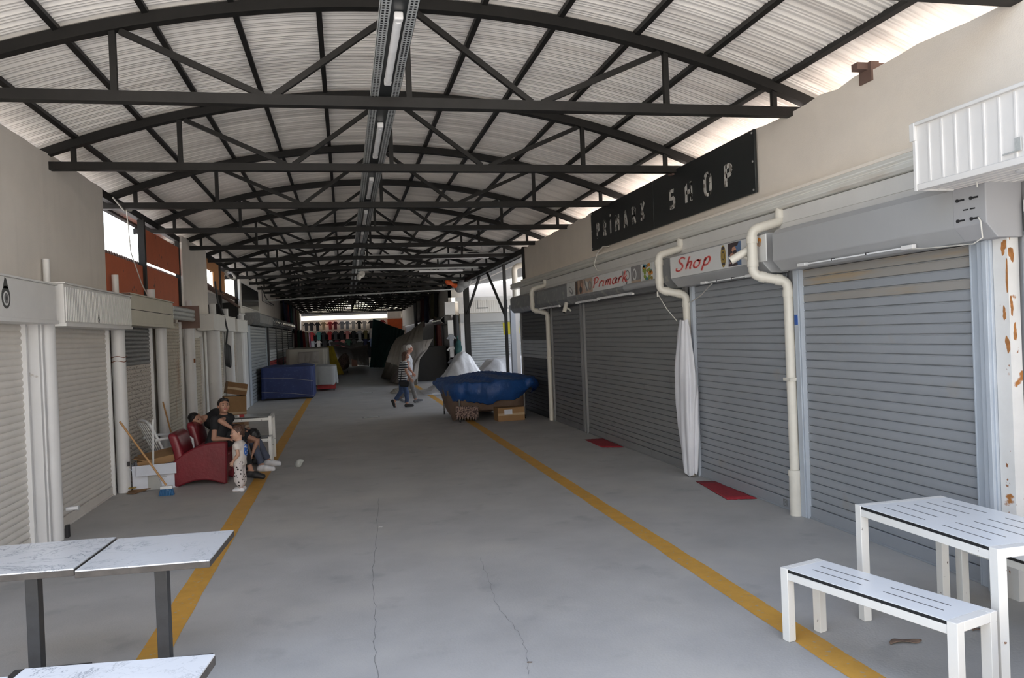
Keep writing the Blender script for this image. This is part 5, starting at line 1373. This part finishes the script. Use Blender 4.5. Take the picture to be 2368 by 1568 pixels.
# ================================================================== COVERED STALLS AND THE FAR END
def draped(cx, cy, hx, hy, z0, z1, rot=0, flare=.08, fold=.05, nf=13, sag=.04, hem=0.0, seed=1.0, ex=.35, nu=120, nv=16):
    m = MB(); R = Matrix.Rotation(rot, 3, 'Z')
    def rim(u, k):
        a = 2*PI*u; c, s = math.cos(a), math.sin(a)
        return Vector((hx*k*math.copysign(abs(c)**ex, c), hy*k*math.copysign(abs(s)**ex, s), 0))
    def fn(u, v):
        a = 2*PI*u
        n_ = .5*math.sin(nf*a+seed+1.2*math.sin(3*a+seed))+.3*math.sin(nf*1.7*a+seed*2)+.2*math.sin(5*a+seed*3)
        if v < .6:
            t = v/.6
            k = 1+flare*(1-t)+fold*n_*(1-t)**.7/min(hx, hy)*.5
            z = z0+(z1-z0)*t+hem*(1-t)*(.6*math.sin(4*a+seed)+.4*math.sin(9*a+seed*2))
        else:
            t = (v-.6)/.4; k = (1-t)**1.0*.995+.004
            z = z1+.03*math.sin(min(1, t*5)*PI/2)
        p = rim(u, k)
        if v >= .6: z += sag*nz1(p.x*2.2+seed, p.y*1.9)*min(1, 3*(v-.6)/.4)
        p = R @ p
        return (cx+p.x, cy+p.y, z)
    m.grid(fn, nu, nv, wrapu=True); n = nu
    m.f.append(tuple(range((nv-1)*n, nv*n))); m.m.append(0)
    return m
def loft(curves, nu=40, nv=24, fold=.04, nf=8, seed=0, axis=(1, 0, 0)):
    """sheet through several 3-D polylines (top to bottom), rippled along axis"""
    cs = []
    for c in curves:
        c = [Vector(p) for p in c]; L = [0]
        for i in range(1, len(c)): L.append(L[-1]+(c[i]-c[i-1]).length)
        row = []
        for i in range(nu):
            d = L[-1]*i/(nu-1); k = 0
            while k < len(c)-2 and L[k+1] < d: k += 1
            row.append(c[k].lerp(c[k+1], (d-L[k])/max(1e-6, L[k+1]-L[k])))
        cs.append(row)
    ax = Vector(axis)
    def fn(u, v):
        i = min(nu-1, int(round(u*(nu-1)))); f = v*(len(cs)-1); k = min(int(f), len(cs)-2); p = cs[k][i].lerp(cs[k+1][i], f-k)
        r = fold*(.25+.75*v)*(math.sin(nf*2*PI*u+seed+1.5*math.sin(v*2+u*7))+.5*math.sin(nf*4.3*u*PI+seed*2+v*3))
        return tuple(p+ax*r)
    m = MB(); m.grid(fn, nu, nv); return m
# blue covered crate on the left
t = thing('covered_crate', 'tall box covered in navy blue tarpaulin on the left of the aisle', 'covered stall', (-1.95, 28.6, 0))
draped(-1.96, 28.55, .86, 1.15, .05, 1.10, 0, .012, .03, 9, .05, .02, 2.0, .12).build('tarpaulin', 'tarp_navy', t, smooth=60)
MB().box(-2.75, -1.15, 27.5, 29.6, 0, .9).build('box', 'dark_inside', t)
m = MB()
for k in (0, 1): m.tube([(-1.10, 27.39, .10+.5*k), (-1.9, 27.37, .22+.5*k), (-2.8, 27.4, .3+.45*k)], .006, 6)
m.build('cord', 'tarp_grey', t)
# blue covered cart on the right
t = thing('covered_cart', 'market cart under a bright blue tarpaulin in front of the black shutter', 'covered stall', (3.2, 18.4, 0))
def bl(u, v):
    a = 2*PI*u
    hx = 1.10; hy = 1.32; ex = .62
    c, s = math.cos(a), math.sin(a)
    n_ = math.sin(7*a+1)+.6*math.sin(13*a+2)+.4*math.sin(23*a)
    if v < .5:
        q = v/.5; hem = .52+.13*math.sin(2*a+2.4)+.06*math.sin(5*a)+.05*n_*.4
        z = hem+(.86-hem)*q; k = 1.0-.05*(1-q)+.05*math.sin(PI*q)+.028*n_*(1-q*.5)
    else:
        q = (v-.5)/.5; k = (1-q)*.995+.003; z = .86+.13*math.sin(q*PI/2)
    x = hx*k*math.copysign(abs(c)**ex, c); y = hy*k*math.copysign(abs(s)**ex, s)
    z += .035*nz1(x*5, y*4)+.02*nz1(x*13+y*5, 2)+.012*nz1(x*23-y*17, 1)
    z += .05*math.exp(-((x-.1)**2)*2)
    R = .10; return (3.24+x*math.cos(R)-y*math.sin(R), 18.35+x*math.sin(R)+y*math.cos(R), z)
m = MB(); m.grid(bl, 200, 44, wrapu=True); m.build('tarpaulin', 'tarp_blue', t, smooth=80, solid=.006)
def br(u, v):
    a = 2*PI*u; ex = .5; c, s = math.cos(a), math.sin(a)
    n_ = math.sin(9*a+1)+.5*math.sin(17*a)
    lo = .09+.08*math.sin(3*a+.5)+.05*math.sin(7*a)
    z = .70*v+lo*(1-v); k = .80+.20*v**.7+.02*n_*(1-v)
    return (3.16+.98*k*math.copysign(abs(c)**ex, c), 18.3+1.15*k*math.copysign(abs(s)**ex, s), z)
m = MB(); m.grid(br, 120, 12, wrapu=True); m.build('brown_cover', 'cloth_brown', t, smooth=60, solid=.008)
def fr(u, v):
    q = aty(1054+52*u, 940+32*v*(.6+.4*abs(math.sin(u*26))), 17.05-.05*math.sin(u*14)*v)
    return tuple(q)
m = MB(); m.grid(fr, 40, 10); o = m.build('fringed_shawl', 'cloth_fringe', t, smooth=60, solid=.02); o['label'] = 'speckled fringed shawl'
MB().box(2.45, 4.0, 17.4, 19.3, .56, .62).build('deck', 'galv_dark', t)
for x, y in ((2.45, 17.25), (3.95, 17.3), (2.35, 19.3), (4.0, 19.3)):
    m = MB(); m.tube([(x, y, .09), (x, y, .58)], .02, 8); o = m.build('leg', 'galv_dark', t)
    m = MB(); m.tube([(x-.015, y, .045), (x+.015, y, .045)], .045, 14); m.tube([(x, y, .05), (x, y, .10)], .012, 8); m.build('caster', 'black_plastic', o)
carton('brown cardboard box on the floor under the blue covered cart', (3.55, 17.15, .15), (.62, .40, .30), Matrix.Rotation(.06, 3, 'Z'), 'cardboard', None)
m = MB(); m.box(3.40, 3.58, 16.935, 16.946, .15, .26)
# (paper label belongs to the box under the cart)
lb = [o for o in bpy.data.objects if o.get('label', '').startswith('brown cardboard box on the floor under')][0]
m.build('paper_label', 'white_card', lb, smooth=0)
q = aty(1155, 868, 20.2)
m = MB(); m.box(q.x-.22, q.x+.22, 20.15, 20.5, 0, q.z+.05); tag(m.build('plastic_crate', 'galv_dark', bevel=.01), 'dark crate standing behind the blue covered cart beside the grey pier', 'crate')

# white plastic sheeting heaps
def heap(label, x0, x1, y0, y1, prof, mt, seed, name='covered_heap', nu=70, nv=40, amp=.06):
    m = MB()
    def fn(u, v):
        x = x0+(x1-x0)*u; y = y0+(y1-y0)*v
        e = min(1, 5*min(u, 1-u))**.6*min(1, 4*min(v, 1-v)+.0)**.5
        h = prof(u, v)*e
        h += amp*e*(abs(nz1(u*14+v*4+seed, seed))-.3)+amp*.6*e*nz1(u*31+v*9, seed+1)
        return (x+.05*nz1(v*9, seed), y+.06*nz1(u*11, seed+2), max(.008, h))
    m.grid(fn, nu, nv); return tag(m.build(name, mt, smooth=70), label, 'covered heap')
heap('pointed heap under white plastic sheeting beside the walking couple', 2.55, 5.35, 25.9, 28.6, lambda u, v: .10+1.28*math.exp(-((u-.52)/.23)**2)*math.exp(-((v-.45)/.5)**2), 'tarp_white', 1.0)
heap('long low heap under white plastic sheeting in front of the passage shutter', 4.75, 8.6, 28.9, 31.2, lambda u, v: .90+.16*math.sin(u*4-.6), 'tarp_white', 4.0)
heap('small crumpled bit of beige sheeting on the floor left of the walking couple', 1.55, 2.25, 27.6, 28.5, lambda u, v: .10+.12*u, 'tarp_beige', 2.0, nu=30, nv=16, amp=.05)
# beige tarpaulins over the right stall
Y = 33.0
tp = [aty(938, 785, 34.5), aty(957, 762, 35.2), aty(978, 741, 36.0)]
m = loft([[aty(915, 783, 37.5), aty(945, 768, 37.2), aty(979, 742, 37)], [aty(905, 800, 35.5), aty(940, 795, 34.6), aty(975, 786, 34.6)], [aty(893, 835, 33.5), aty(930, 850, 32.5), aty(965, 852, 33)], [atz(882, 872, .02), atz(920, 884, .02), atz(962, 892, .02)]], 60, 34, .07, 6, 1)
tag(m.build('tarpaulin', 'tarp_beige', smooth=70, solid=.01), 'beige tarpaulin slung from the right wall to the floor behind the walking couple', 'tarpaulin', 'beige tarpaulins on the right')
m = loft([[aty(930, 798, 33.4), aty(965, 790, 33.2), aty(1002, 783, 33)], [aty(935, 822, 33), aty(968, 818, 32.8), aty(990, 806, 33)], [aty(925, 850, 32.2), aty(955, 850, 32.2), aty(968, 830, 32.4)], [atz(900, 884, .02), atz(945, 893, .02), atz(966, 888, .02)]], 50, 30, .05, 5, 3)
tag(m.build('tarpaulin', 'tarp_brown', smooth=70, solid=.01), 'greyish brown tarpaulin fastened to the dark stall right of the walking couple', 'tarpaulin', 'beige tarpaulins on the right')
m = MB(); m.box(2.85, 4.35, 34.2, 37.0, 0, 1.5); tag(m.build('stall_frame', 'dark_inside'), 'dark stall body underneath the beige tarpaulins', 'stall')
# green tarpaulin
m = loft([[aty(862, 737, 53), aty(878, 742, 53), aty(900, 752, 52), aty(936, 764, 50)], [aty(860, 780, 53), aty(880, 785, 53), aty(900, 785, 52), aty(930, 790, 50)], [atz(858, 850, .02), atz(872, 850, .02), atz(884, 850, .02), atz(905, 850, .02)]], 60, 24, .10, 7, 2)
tag(m.build('tarpaulin', 'tarp_green', smooth=70, solid=.02), 'tall dark green tarpaulin hanging at the far right end of the aisle', 'tarpaulin')
# left covered stalls
t = thing('covered_stall', 'wide beige cloth covered stall behind the navy blue crate', 'covered stall', (-1.7, 36, 0))
draped(-1.62, 36.3, .88, 1.9, .1, 1.62, 0, .03, .05, 11, .05, .03, 4.0, .2).build('beige_cover', 'tarp_beige', t, smooth=60)
MB().box(-2.4, -.85, 34.8, 37.9, 0, 1.4).build('frame', 'dark_inside', t)
m = loft([[aty(690, 815, 33.9), aty(725, 813, 33.8), aty(738, 812, 33.9)], [aty(688, 840, 33.7), aty(722, 838, 33.6), aty(736, 838, 33.6)]], 30, 10, .03, 4, 1)
m.build('brown_layer', 'tarp_brown', t, smooth=60, solid=.02)
t = thing('covered_stall', 'low grey cloth covered stall with red base next to the navy blue crate', 'covered stall', (-.7, 32, 0))
draped(-.78, 31.8, .42, 1.0, .28, .95, 0, .10, .05, 7, .05, .06, 5.0, .3).build('grey_cover', 'tarp_grey', t, smooth=60)
MB().box(-1.1, -.42, 31.0, 32.7, .08, .30).build('red_base', 'red_plain', t)
m = MB()
for y in (31.1, 32.6): m.tube([(-.5, y, .045), (-.46, y, .045)], .045, 12)
m.build('wheel', 'black_plastic', t)
m = loft([[aty(757, 800, 39.5), aty(770, 801, 39.2)], [aty(760, 830, 38.9), aty(780, 835, 38.6)], [atz(763, 868, .25), atz(792, 866, .25)]], 30, 20, .06, 4, 1)
tag(m.build('tarpaulin', 'tarp_yellow', smooth=70, solid=.02), 'mustard yellow cloth hanging over the end of the left beige stall', 'tarpaulin')
m = MB(); m.box(-.95, -.62, 39.3, 39.7, 0, .26); tag(m.build('wooden_block', 'tile_brown'), 'small reddish block on the floor below the mustard yellow cloth', 'block')
t = thing('covered_rail', 'clothes rail under a sagging pale cloth near the far clothes wall', 'covered stall', (.3, 50, 0))
m = loft([[aty(762, 792, 50), aty(785, 790, 50), aty(810, 800, 50), aty(838, 789, 50)], [aty(764, 797, 49.6), aty(786, 797, 49.6), aty(811, 806, 49.6), aty(838, 798, 49.6)]], 40, 8, .03, 3, 1); m.build('pale_cover', 'tarp_grey', t, smooth=60, solid=.03)
m = loft([[aty(765, 797, 49.8), aty(812, 806, 49.8), aty(850, 797, 49.8)], [atz(772, 842, .05), atz(815, 843, .05), atz(856, 846, .05)]], 40, 12, .06, 6, 4); m.build('grey_drape', 'tarp_brown', t, smooth=60, solid=.03)
t = thing('hand_cart', 'loaded little hand cart at the far end beside the mustard yellow cloth', 'cart', (.1, 44, 0))
q = atz(796, 862, 0)
sdf_mb([ell((q.x, q.y, .62), (.33, .3, .45)), ell((q.x+.1, q.y-.1, .95), (.2, .2, .22)), ell((q.x-.12, q.y, .35), (.25, .2, .2))], .04, wob=.03, wobs=9).build('bundle', 'cloth_fringe', t, smooth=40)
m = MB(); m.box(q.x-.25, q.x+.25, q.y-.2, q.y+.2, .14, .18)
for x in (-.2, .2): m.tube([(q.x+x, q.y-.2, .07), (q.x+x+.03, q.y-.2, .07)], .07, 12)
m.build('chassis', 'black_plastic', t)
q = atz(815, 835, 0); m = MB(); m.box(q.x-.2, q.x+.2, 56, 56.2, .05, .65); tag(m.build('suitcase', 'pic_skin', bevel=.03), 'small pink case on the floor at the far end', 'case')

# hung clothes
def shirt_mb(w, h, d=.05, sl=.24):
    m = MB(); a = w/2
    pts = [(-a*.30,0),(-a*.62,-.03*h),(-a-sl*.45,-.36*h),(-a-sl*.10,-.42*h),(-a*.74,-.27*h),(-a*.72,-h),(a*.72,-h),(a*.74,-.27*h),(a+sl*.10,-.42*h),(a+sl*.45,-.36*h),(a*.62,-.03*h),(a*.30,0),(0,-.06*h)]
    m.prism(pts, 'y', -d, d); return m
def cloth_mat(n, c): return mat('garment_'+n, c, .85, 0, .14, 7)
for n, c in (('black', (.014,.014,.016)), ('charcoal', (.05,.05,.055)), ('red', (.28,.02,.022)), ('wine', (.10,.012,.02)), ('grey', (.22,.23,.25)), ('pale', (.42,.41,.40)), ('navy', (.02,.025,.07)), ('teal', (.04,.16,.15)), ('pink', (.42,.17,.16)),
             ('olive', (.11,.10,.04)), ('tan', (.30,.22,.13)), ('blue', (.16,.22,.38)), ('white', (.52,.50,.48)), ('orange', (.40,.10,.03)), ('gold', (.45,.32,.03)), ('green', (.03,.09,.06)), ('plum', (.10,.03,.07))): cloth_mat(n, c)
NAMES = dict(black='black', charcoal='charcoal', red='red', wine='wine red', grey='grey', pale='pale', navy='navy', teal='teal', pink='pink', olive='olive', tan='tan', blue='light blue', white='white', orange='orange', gold='gold', green='dark green', plum='plum')
rows = [('top', 3.40, ['charcoal','black','black','tan','red','wine','grey','grey','pale','black','white','black','teal','red']),
        ('middle', 2.66, ['white','red','teal','black','red','charcoal','black','pink','black','grey','olive','pale','olive','black']),
        ('bottom', 1.98, ['charcoal','grey','pale','black','grey','wine','pink','green','charcoal','grey','navy','blue','tan','black'])]
for rn, z, cols in rows:
    for i, c in enumerate(cols):
        x = -2.85+i*.445+random.uniform(-.05, .05)
        m = shirt_mb(random.uniform(.30, .36), random.uniform(.62, .72)); m.v = [(a+x, b+61.75-.06*(i % 2), e+z+random.uniform(-.0, .0)) for a, b, e in m.v]
        tag(m.build('hung_shirt', 'garment_'+c, smooth=0, bevel=.015), f'{NAMES[c]} garment, {ORD[i]} from the left in the {rn} row on the far end wall', 'garment', 'garments on the far end wall')
m = MB(); m.box(-2.9, 3.3, 61.86, 61.95, .5, 2.45); tag(m.build('backdrop_cloth', 'garment_black'), 'black cloth below the rows of garments on the far end wall', 'cloth')
for z in (3.43, 2.69, 2.01):
    m = MB(); m.tube([(-3.1, 61.78, z), (3.4, 61.78, z)], .012, 6)
    tag(m.build('clothes_rail', 'galv_dark'), f'{dict([(3.43,"upper"),(2.69,"middle"),(2.01,"lower")])[z]} clothes rail across the far end wall', 'rail')
# left hung textiles
def hang(label, x, y, zt, zb, w, mt, seed, group, skew=0.0, name='hung_textile', out=.06):
    m = MB()
    def fn(u, v):
        yy = y+(u-.5)*w*(1-.15*v)+skew*v; z = zt+(zb-zt)*v-.05*math.sin(u*PI)*(1-v)
        return (x+out*(.4+.6*v)*math.sin(u*9+seed+v)+.02*math.sin(u*21), yy, z+.02*math.sin(u*7+seed))
    m.grid(fn, 22, 12); return tag(m.build(name, 'garment_'+mt, smooth=70, solid=.03), label, 'textile', group)
lt = [('navy', 1.9), ('plum', 1.1), ('orange', .8), ('navy', 1.0), ('teal', 1.0), ('black', .9), ('grey', 1.3), ('pale', 1.2), ('wine', .9), ('tan', 1.4), ('olive', 1.0), ('tan', 1.6)]
y = 41.5
for i, (c, w) in enumerate(lt):
    hang(f'{NAMES[c]} long textile, {ORD[i]} from the white wall panel, hung high on the left wall', -3.02, y+w/2, 4.12-.004*(y-41), 2.62-.02*i, w*1.1, c, i*1.3, 'long textiles hung on the left wall', .5)
    y += w*1.0
gl = ['wine','green','navy','charcoal','gold','red','black','olive','pale','black','wine','tan','black','grey','plum']
for i, c in enumerate(gl):
    y = 45.9+i*.95
    hang(f'{NAMES[c]} garment, {ORD[i]} from the banded shutters in the lower rows on the left', -2.72+.10*(i % 3), y, 2.62, 1.35-.1*(i % 2), .62, c, i*.9, 'garments hung low on the left', 0, 'hung_garment', .09)
q = aty(715, 735, 50)
# right hung textiles
for i, (c, y0, w, zt, zb) in enumerate((('olive', 38.9, 2.6, 4.15, 2.85), ('navy', 42.0, 1.5, 4.2, 2.7), ('wine', 44.0, 1.7, 4.25, 2.5), ('pale', 46.3, 1.6, 4.2, 2.9), ('charcoal', 48.4, 2.0, 4.2, 2.6))):
    hang(f'{NAMES[c]} textile, {ORD[i]} past the side passage, hung high on the far right wall', 4.36, y0, zt, zb, w, c, i, 'textiles hung on the far right wall')
hang('black edged dark cloth beside the side passage wall on the right', 4.36, 37.4, 4.15, 2.9, .5, 'black', 2, 'textiles hung on the far right wall')
for i, c in enumerate(('pink', 'wine', 'charcoal', 'olive')):
    hang(f'{NAMES[c]} garment, {ORD[i]} beside the narrow dark shutter behind the beige tarpaulin', 4.40, 36.9+.5*i, 2.75, 1.35, .46, c, i*2, 'garments beside the dark far shutter', 0, 'hung_garment', .08)
shutter('roller_shutter', 'narrow dark roller shutter beyond the side passage on the right', 4.56, 34.5, 36.6, 0, 2.45, .10, -1, ['dark_lacquer'], 'mid_lacquer', depth=.02)
t = thing('shutter_box', 'crumpled grey shutter box over the narrow dark far shutter', 'shutter box', (4.4, 36, 2.5))
m = MB(); m.grid(lambda u, v: (4.34+.16*math.sin(v*PI*1.1)*-1+.02*nz1(u*30, v*4), 34.4+3.4*u, 2.48+.36*v), 40, 8); m.build('casing', 'foil', t, smooth=60, solid=.02)
MB().box(4.36, 4.64, 34.3, 37.9, 2.46, 2.84).build('core', 'galv_dark', t)
# orange fascia at the far right end
m = MB(); m.box(3.35, 4.48, 61.7, 61.98, 2.62, 3.46); tag(m.build('orange_fascia', 'orange_plain'), 'orange fascia at the far right end above the green tarpaulin', 'fascia')
m = MB(); m.box(3.35, 4.42, 61.75, 61.99, 3.47, 4.2); m.box(4.44, 4.49, 61.75, 61.99, 3.47, 4.2); tag(m.build('beige_panel', 'plaster_left', smooth=0), 'beige wall panels above the orange fascia at the far right end', 'panel')
m = MB(); m.tube([(-3, 58.5, 4.02), (5.0, 58.5, 4.02)], .04, 8)

# ------------------------------------------------------------------ side passage on the right
t = shutter('roller_shutter', 'pale grey roller shutter facing the camera across the side passage', 7.25, SY-.09-2.1, SY-.09+2.1, 0, zc[4], .115, -1, ['silver_slat'], 'post_white', depth=.035, guide=.16)
t.rotation_euler.z = PI/2; t.location = (7.25, SY+.10, 0)
xa = aty(1062, 735, SY).x
t = thing('shutter_box', 'pale grey shutter box facing the camera across the side passage', 'shutter box', (7, SY, zc[4]))
MB().box(xa, 9.6, SY-.26, SY-.002, zc[4]-.02, zc[3]).build('casing', 'box_grey', t, bevel=.01)
t = thing('fascia_box', 'white ribbed fascia facing the camera across the side passage', 'fascia box', (7, SY, zc[3]))
MB().box(xa-.05, 9.6, SY-.34, SY-.002, zc[3]+.01, zc[2]+.02).build('board', 'fascia_white', t)
m = MB(); x = xa
while x < 9.5: m.box(x, x+.05, SY-.352, SY-.338, zc[3]+.03, zc[2]-.01); x += .10
m.build('ribs', 'fascia_white', t, smooth=0)
m = MB(); m.box(xa-.15, 9.7, SY-.42, SY-.001, zc[2]+.02, zc[1]-.02); m.build('cornice', 'fascia_white', t)
m = MB()
for px in (1112, 1180):
    q = aty(px, 694, SY-.45); m.box(q.x-.25, q.x+.25, SY-.75, SY-.70, q.z-.38, q.z-.33); m.tube([(q.x-.2, SY-.72, q.z-.34), (q.x-.2, SY-.72, q.z), (q.x, SY-.4, q.z)], .012, 6); m.tube([(q.x+.2, SY-.72, q.z-.34), (q.x+.2, SY-.72, q.z)], .012, 6)
m.build('lamp_bracket', 'galv_dark', t)
t = thing('fascia_box', 'white corner fascia box on the wall corner at the side passage', 'fascia box', (4.6, SY, 2.9))
q0, q1 = aty(1036, 730, SY-.3), aty(1051, 692, SY-.3)
MB().box(4.30, q1.x, SY-.3, SY-.005, 2.86, 3.42).build('box', 'post_white', t, bevel=.01)
m = MB(); q0 = aty(1053, 700, SY-.1); m.tube([(q0.x, SY-.12, 0), (q0.x, SY-.12, 2.85)], .13, 14); tag(m.build('round_post', 'black_plastic'), 'black post at the left side of the passage shutter', 'post')
m = MB(); q0 = aty(1041, 750, SY-.1); m.box(q0.x-.12, q0.x+.12, SY-.2, SY-.1, 1.75, 2.62); tag(m.build('notice_board', 'fascia_white'), 'white notice on the wall corner left of the passage shutter', 'notice')
for i, (c, z) in enumerate((('grey', 2.0), ('pale', 1.5), ('charcoal', .95))):
    m = shirt_mb(.24, .5); m.v = [(a+q0.x, b+SY-.25, e+z) for a, b, e in m.v]
    tag(m.build('hung_shirt', 'garment_'+c, smooth=0, bevel=.01), f'{NAMES[c]} garment, {ORD[i]} from the top below the white corner notice', 'garment', 'garments on the passage corner')
q0 = aty(1060, 805, SY-.3)
mb = sdf_mb([ell((q0.x, SY-.3, q0.z), (.16, .14, .36)), cone((q0.x, SY-.3, q0.z+.3), (q0.x-.02, SY-.2, q0.z+.55), .05, .03)], .03, wob=.015, wobs=14)
tag(mb.build('hung_bag', 'tarp_green', smooth=40), 'dark green bag hanging on the black post at the passage', 'bag')
# posts under the edge beam
PX = 4.55
t = thing('steel_post', 'black steel post with a slanting brace standing behind the blue covered cart', 'post', (PX, 29.1, 0))
MB().box(PX-.10, PX+.10, 29.0, 29.2, 0, 3.95).build('shaft', 'steel_black', t)
MB().bar((PX, 29.0, 2.75), (PX, 26.0, 3.93), .07, .07, (1,0,0)).build('brace', 'steel_black', t)
t = thing('steel_post', 'black steel post with a slanting brace behind the grey pier', 'post', (PX, 21.9, 0))
MB().box(PX-.04, PX+.04, 21.86, 21.94, 0, 3.95).build('shaft', 'steel_black', t)
MB().bar((PX, 21.95, 2.45), (PX, 24.6, 3.93), .06, .06, (1,0,0)).build('brace', 'steel_black', t)
t = thing('grey_pier', 'grey metal pier with white side at the end of the right shops', 'pier', (4.6, 20.9, 0))
MB().box(4.47, 4.60, 20.85, 21.0, 0, 2.72).build('shaft', 'frame_blue_grey', t)
MB().box(4.60, 4.70, 20.86, 20.99, 0, 2.72).build('white_side', 'fascia_white', t)
MB().box(4.42, 4.75, 20.80, 21.05, 0, .36).build('foot', 'mid_lacquer', t)
a = aty(1163, 745, 22.3); b = aty(1202, 772, 22.3)
m = MB(); m.obox(((a.x+b.x)/2, 22.3, (a.z+b.z)/2), (b.x-a.x, .01, a.z-b.z), Matrix.Rotation(-.05, 3, 'Y')); tag(m.build('yellow_card', 'yellow_card', smooth=0), 'yellow card hanging behind the grey pier', 'card')
m = MB(); m.tube(elbow([(4.50, 20.3, 2.75), (4.50, 20.3, 3.72), (4.9, 20.1, 3.78)], .12), .075, 14); tag(m.build('drain_pipe', 'pvc'), 'white bent pipe rising behind the end of the right gutter', 'drain pipe')
# bundle on the pole
q = aty(1066, 655, 29.1)
t = thing('bundle', 'rolled bundle with orange cloth tied on top of the black post at the passage', 'bundle', tuple(q))
sdf_mb([cone((q.x-.1, 29.0, q.z-.2), (q.x+.3, 29.0, q.z+.22), .17, .19), ell((q.x+.1, 28.9, q.z), (.22,.15,.2))], .03, wob=.02, wobs=12).build('roll', 'box_dark', t, smooth=40)
sdf_mb([cone((q.x-.55, 28.95, q.z+.08), (q.x-.05, 28.95, q.z-.22), .09, .08)], .025, wob=.02, wobs=14).build('cloth', 'orange_plain', t, smooth=40)
# crossing cable trays and pipes under the roof
for (y, xa, xb, z, lab) in ((20.75, .5, 4.4, 4.10, 'nearer galvanised cable tray crossing to the right under the roof'), (24.8, .5, 4.3, 4.09, 'farther galvanised cable tray crossing to the right under the roof')):
    t = thing('cross_tray', lab, 'cable tray', (2.5, y, z))
    m = MB(); m.box(xa, xb, y-.06, y+.06, z, z+.05); m.build('tray', 'galvanised', t)
    m = MB(); m.box(xa+1.9, xb-.5, y-.05, y+.05, z-.09, z-.03); m.build('lamp', 'lamp_clear', t)
m = MB(); m.tube([(-3.1, 33, 3.66), (0, 33, 3.80), (4.9, 33, 3.93)], .03, 8); tag(m.build('cross_pipe', 'galvanised'), 'thin grey pipe crossing the whole aisle under the far trusses', 'pipe')
a, b = aty(1073, 582, 17.9), aty(1110, 581, 17.9)
m = MB(); m.tube([a, b], .010, 6); m.tube([a, a+Vector((0,0,.2))], .004, 5); m.tube([b, b+Vector((.05,0,.2))], .004, 5)
tag(m.build('hanging_bar', 'cable_white'), 'thin pale bar hung on wires under the roof near the right passage', 'bar')
mb = sdf_mb([ell((.62, 25.3, 4.02), (.10, .08, .13)), ell((.52, 25.2, 3.92), (.07, .07, .09))], .02, wob=.02, wobs=20)
tag(mb.build('wire_bundle', 'cable_white', smooth=40), 'white bundle of wires where the middle tray meets the cross tray', 'wires')
# ------------------------------------------------------------------ light and camera
w = bpy.data.worlds.new('World'); SC.world = w; w.use_nodes = True
nt = w.node_tree; bg = nt.nodes['Background']
sky = nt.nodes.new('ShaderNodeTexSky'); sky.sky_type = 'NISHITA'; sky.sun_disc = False
sky.sun_elevation = math.radians(56); sky.sun_rotation = math.radians(40); sky.air_density = 1.3; sky.dust_density = 2.5; sky.ozone_density = 1.2
hs = nt.nodes.new('ShaderNodeHueSaturation'); hs.inputs['Saturation'].default_value = .68
nt.links.new(sky.outputs['Color'], hs.inputs['Color']); nt.links.new(hs.outputs['Color'], bg.inputs['Color']); bg.inputs['Strength'].default_value = .50
sl = bpy.data.lights.new('sun', 'SUN'); sl.energy = 14; sl.angle = math.radians(.55); sl.color = (1, .94, .86)
so = bpy.data.objects.new('sun', sl); COL.objects.link(so)
el, az = math.radians(56), math.radians(40)
sd = Vector((math.sin(az)*math.cos(el), math.cos(az)*math.cos(el), math.sin(el)))
so.rotation_euler = sd.to_track_quat('Z', 'Y').to_euler(); so.location = (20, 20, 30)
cam = bpy.data.cameras.new('camera'); co = bpy.data.objects.new('camera', cam); COL.objects.link(co)
cam.sensor_fit = 'HORIZONTAL'; cam.sensor_width = 36; cam.lens = 36*FPX/2368; cam.clip_start = .05; cam.clip_end = 400
co.matrix_world = Matrix((( _r.x, _u.x, -_f.x, EYEP.x), (_r.y, _u.y, -_f.y, EYEP.y), (_r.z, _u.z, -_f.z, EYEP.z), (0,0,0,1)))
SC.camera = co
vs_ = SC.view_settings; vs_.view_transform = 'Standard'; vs_.look = 'None'; vs_.exposure = 0.38; vs_.gamma = 1
vs_.use_curve_mapping = False
SC.cycles.use_denoising = True
SC.cycles.max_bounces = 12; SC.cycles.diffuse_bounces = 6
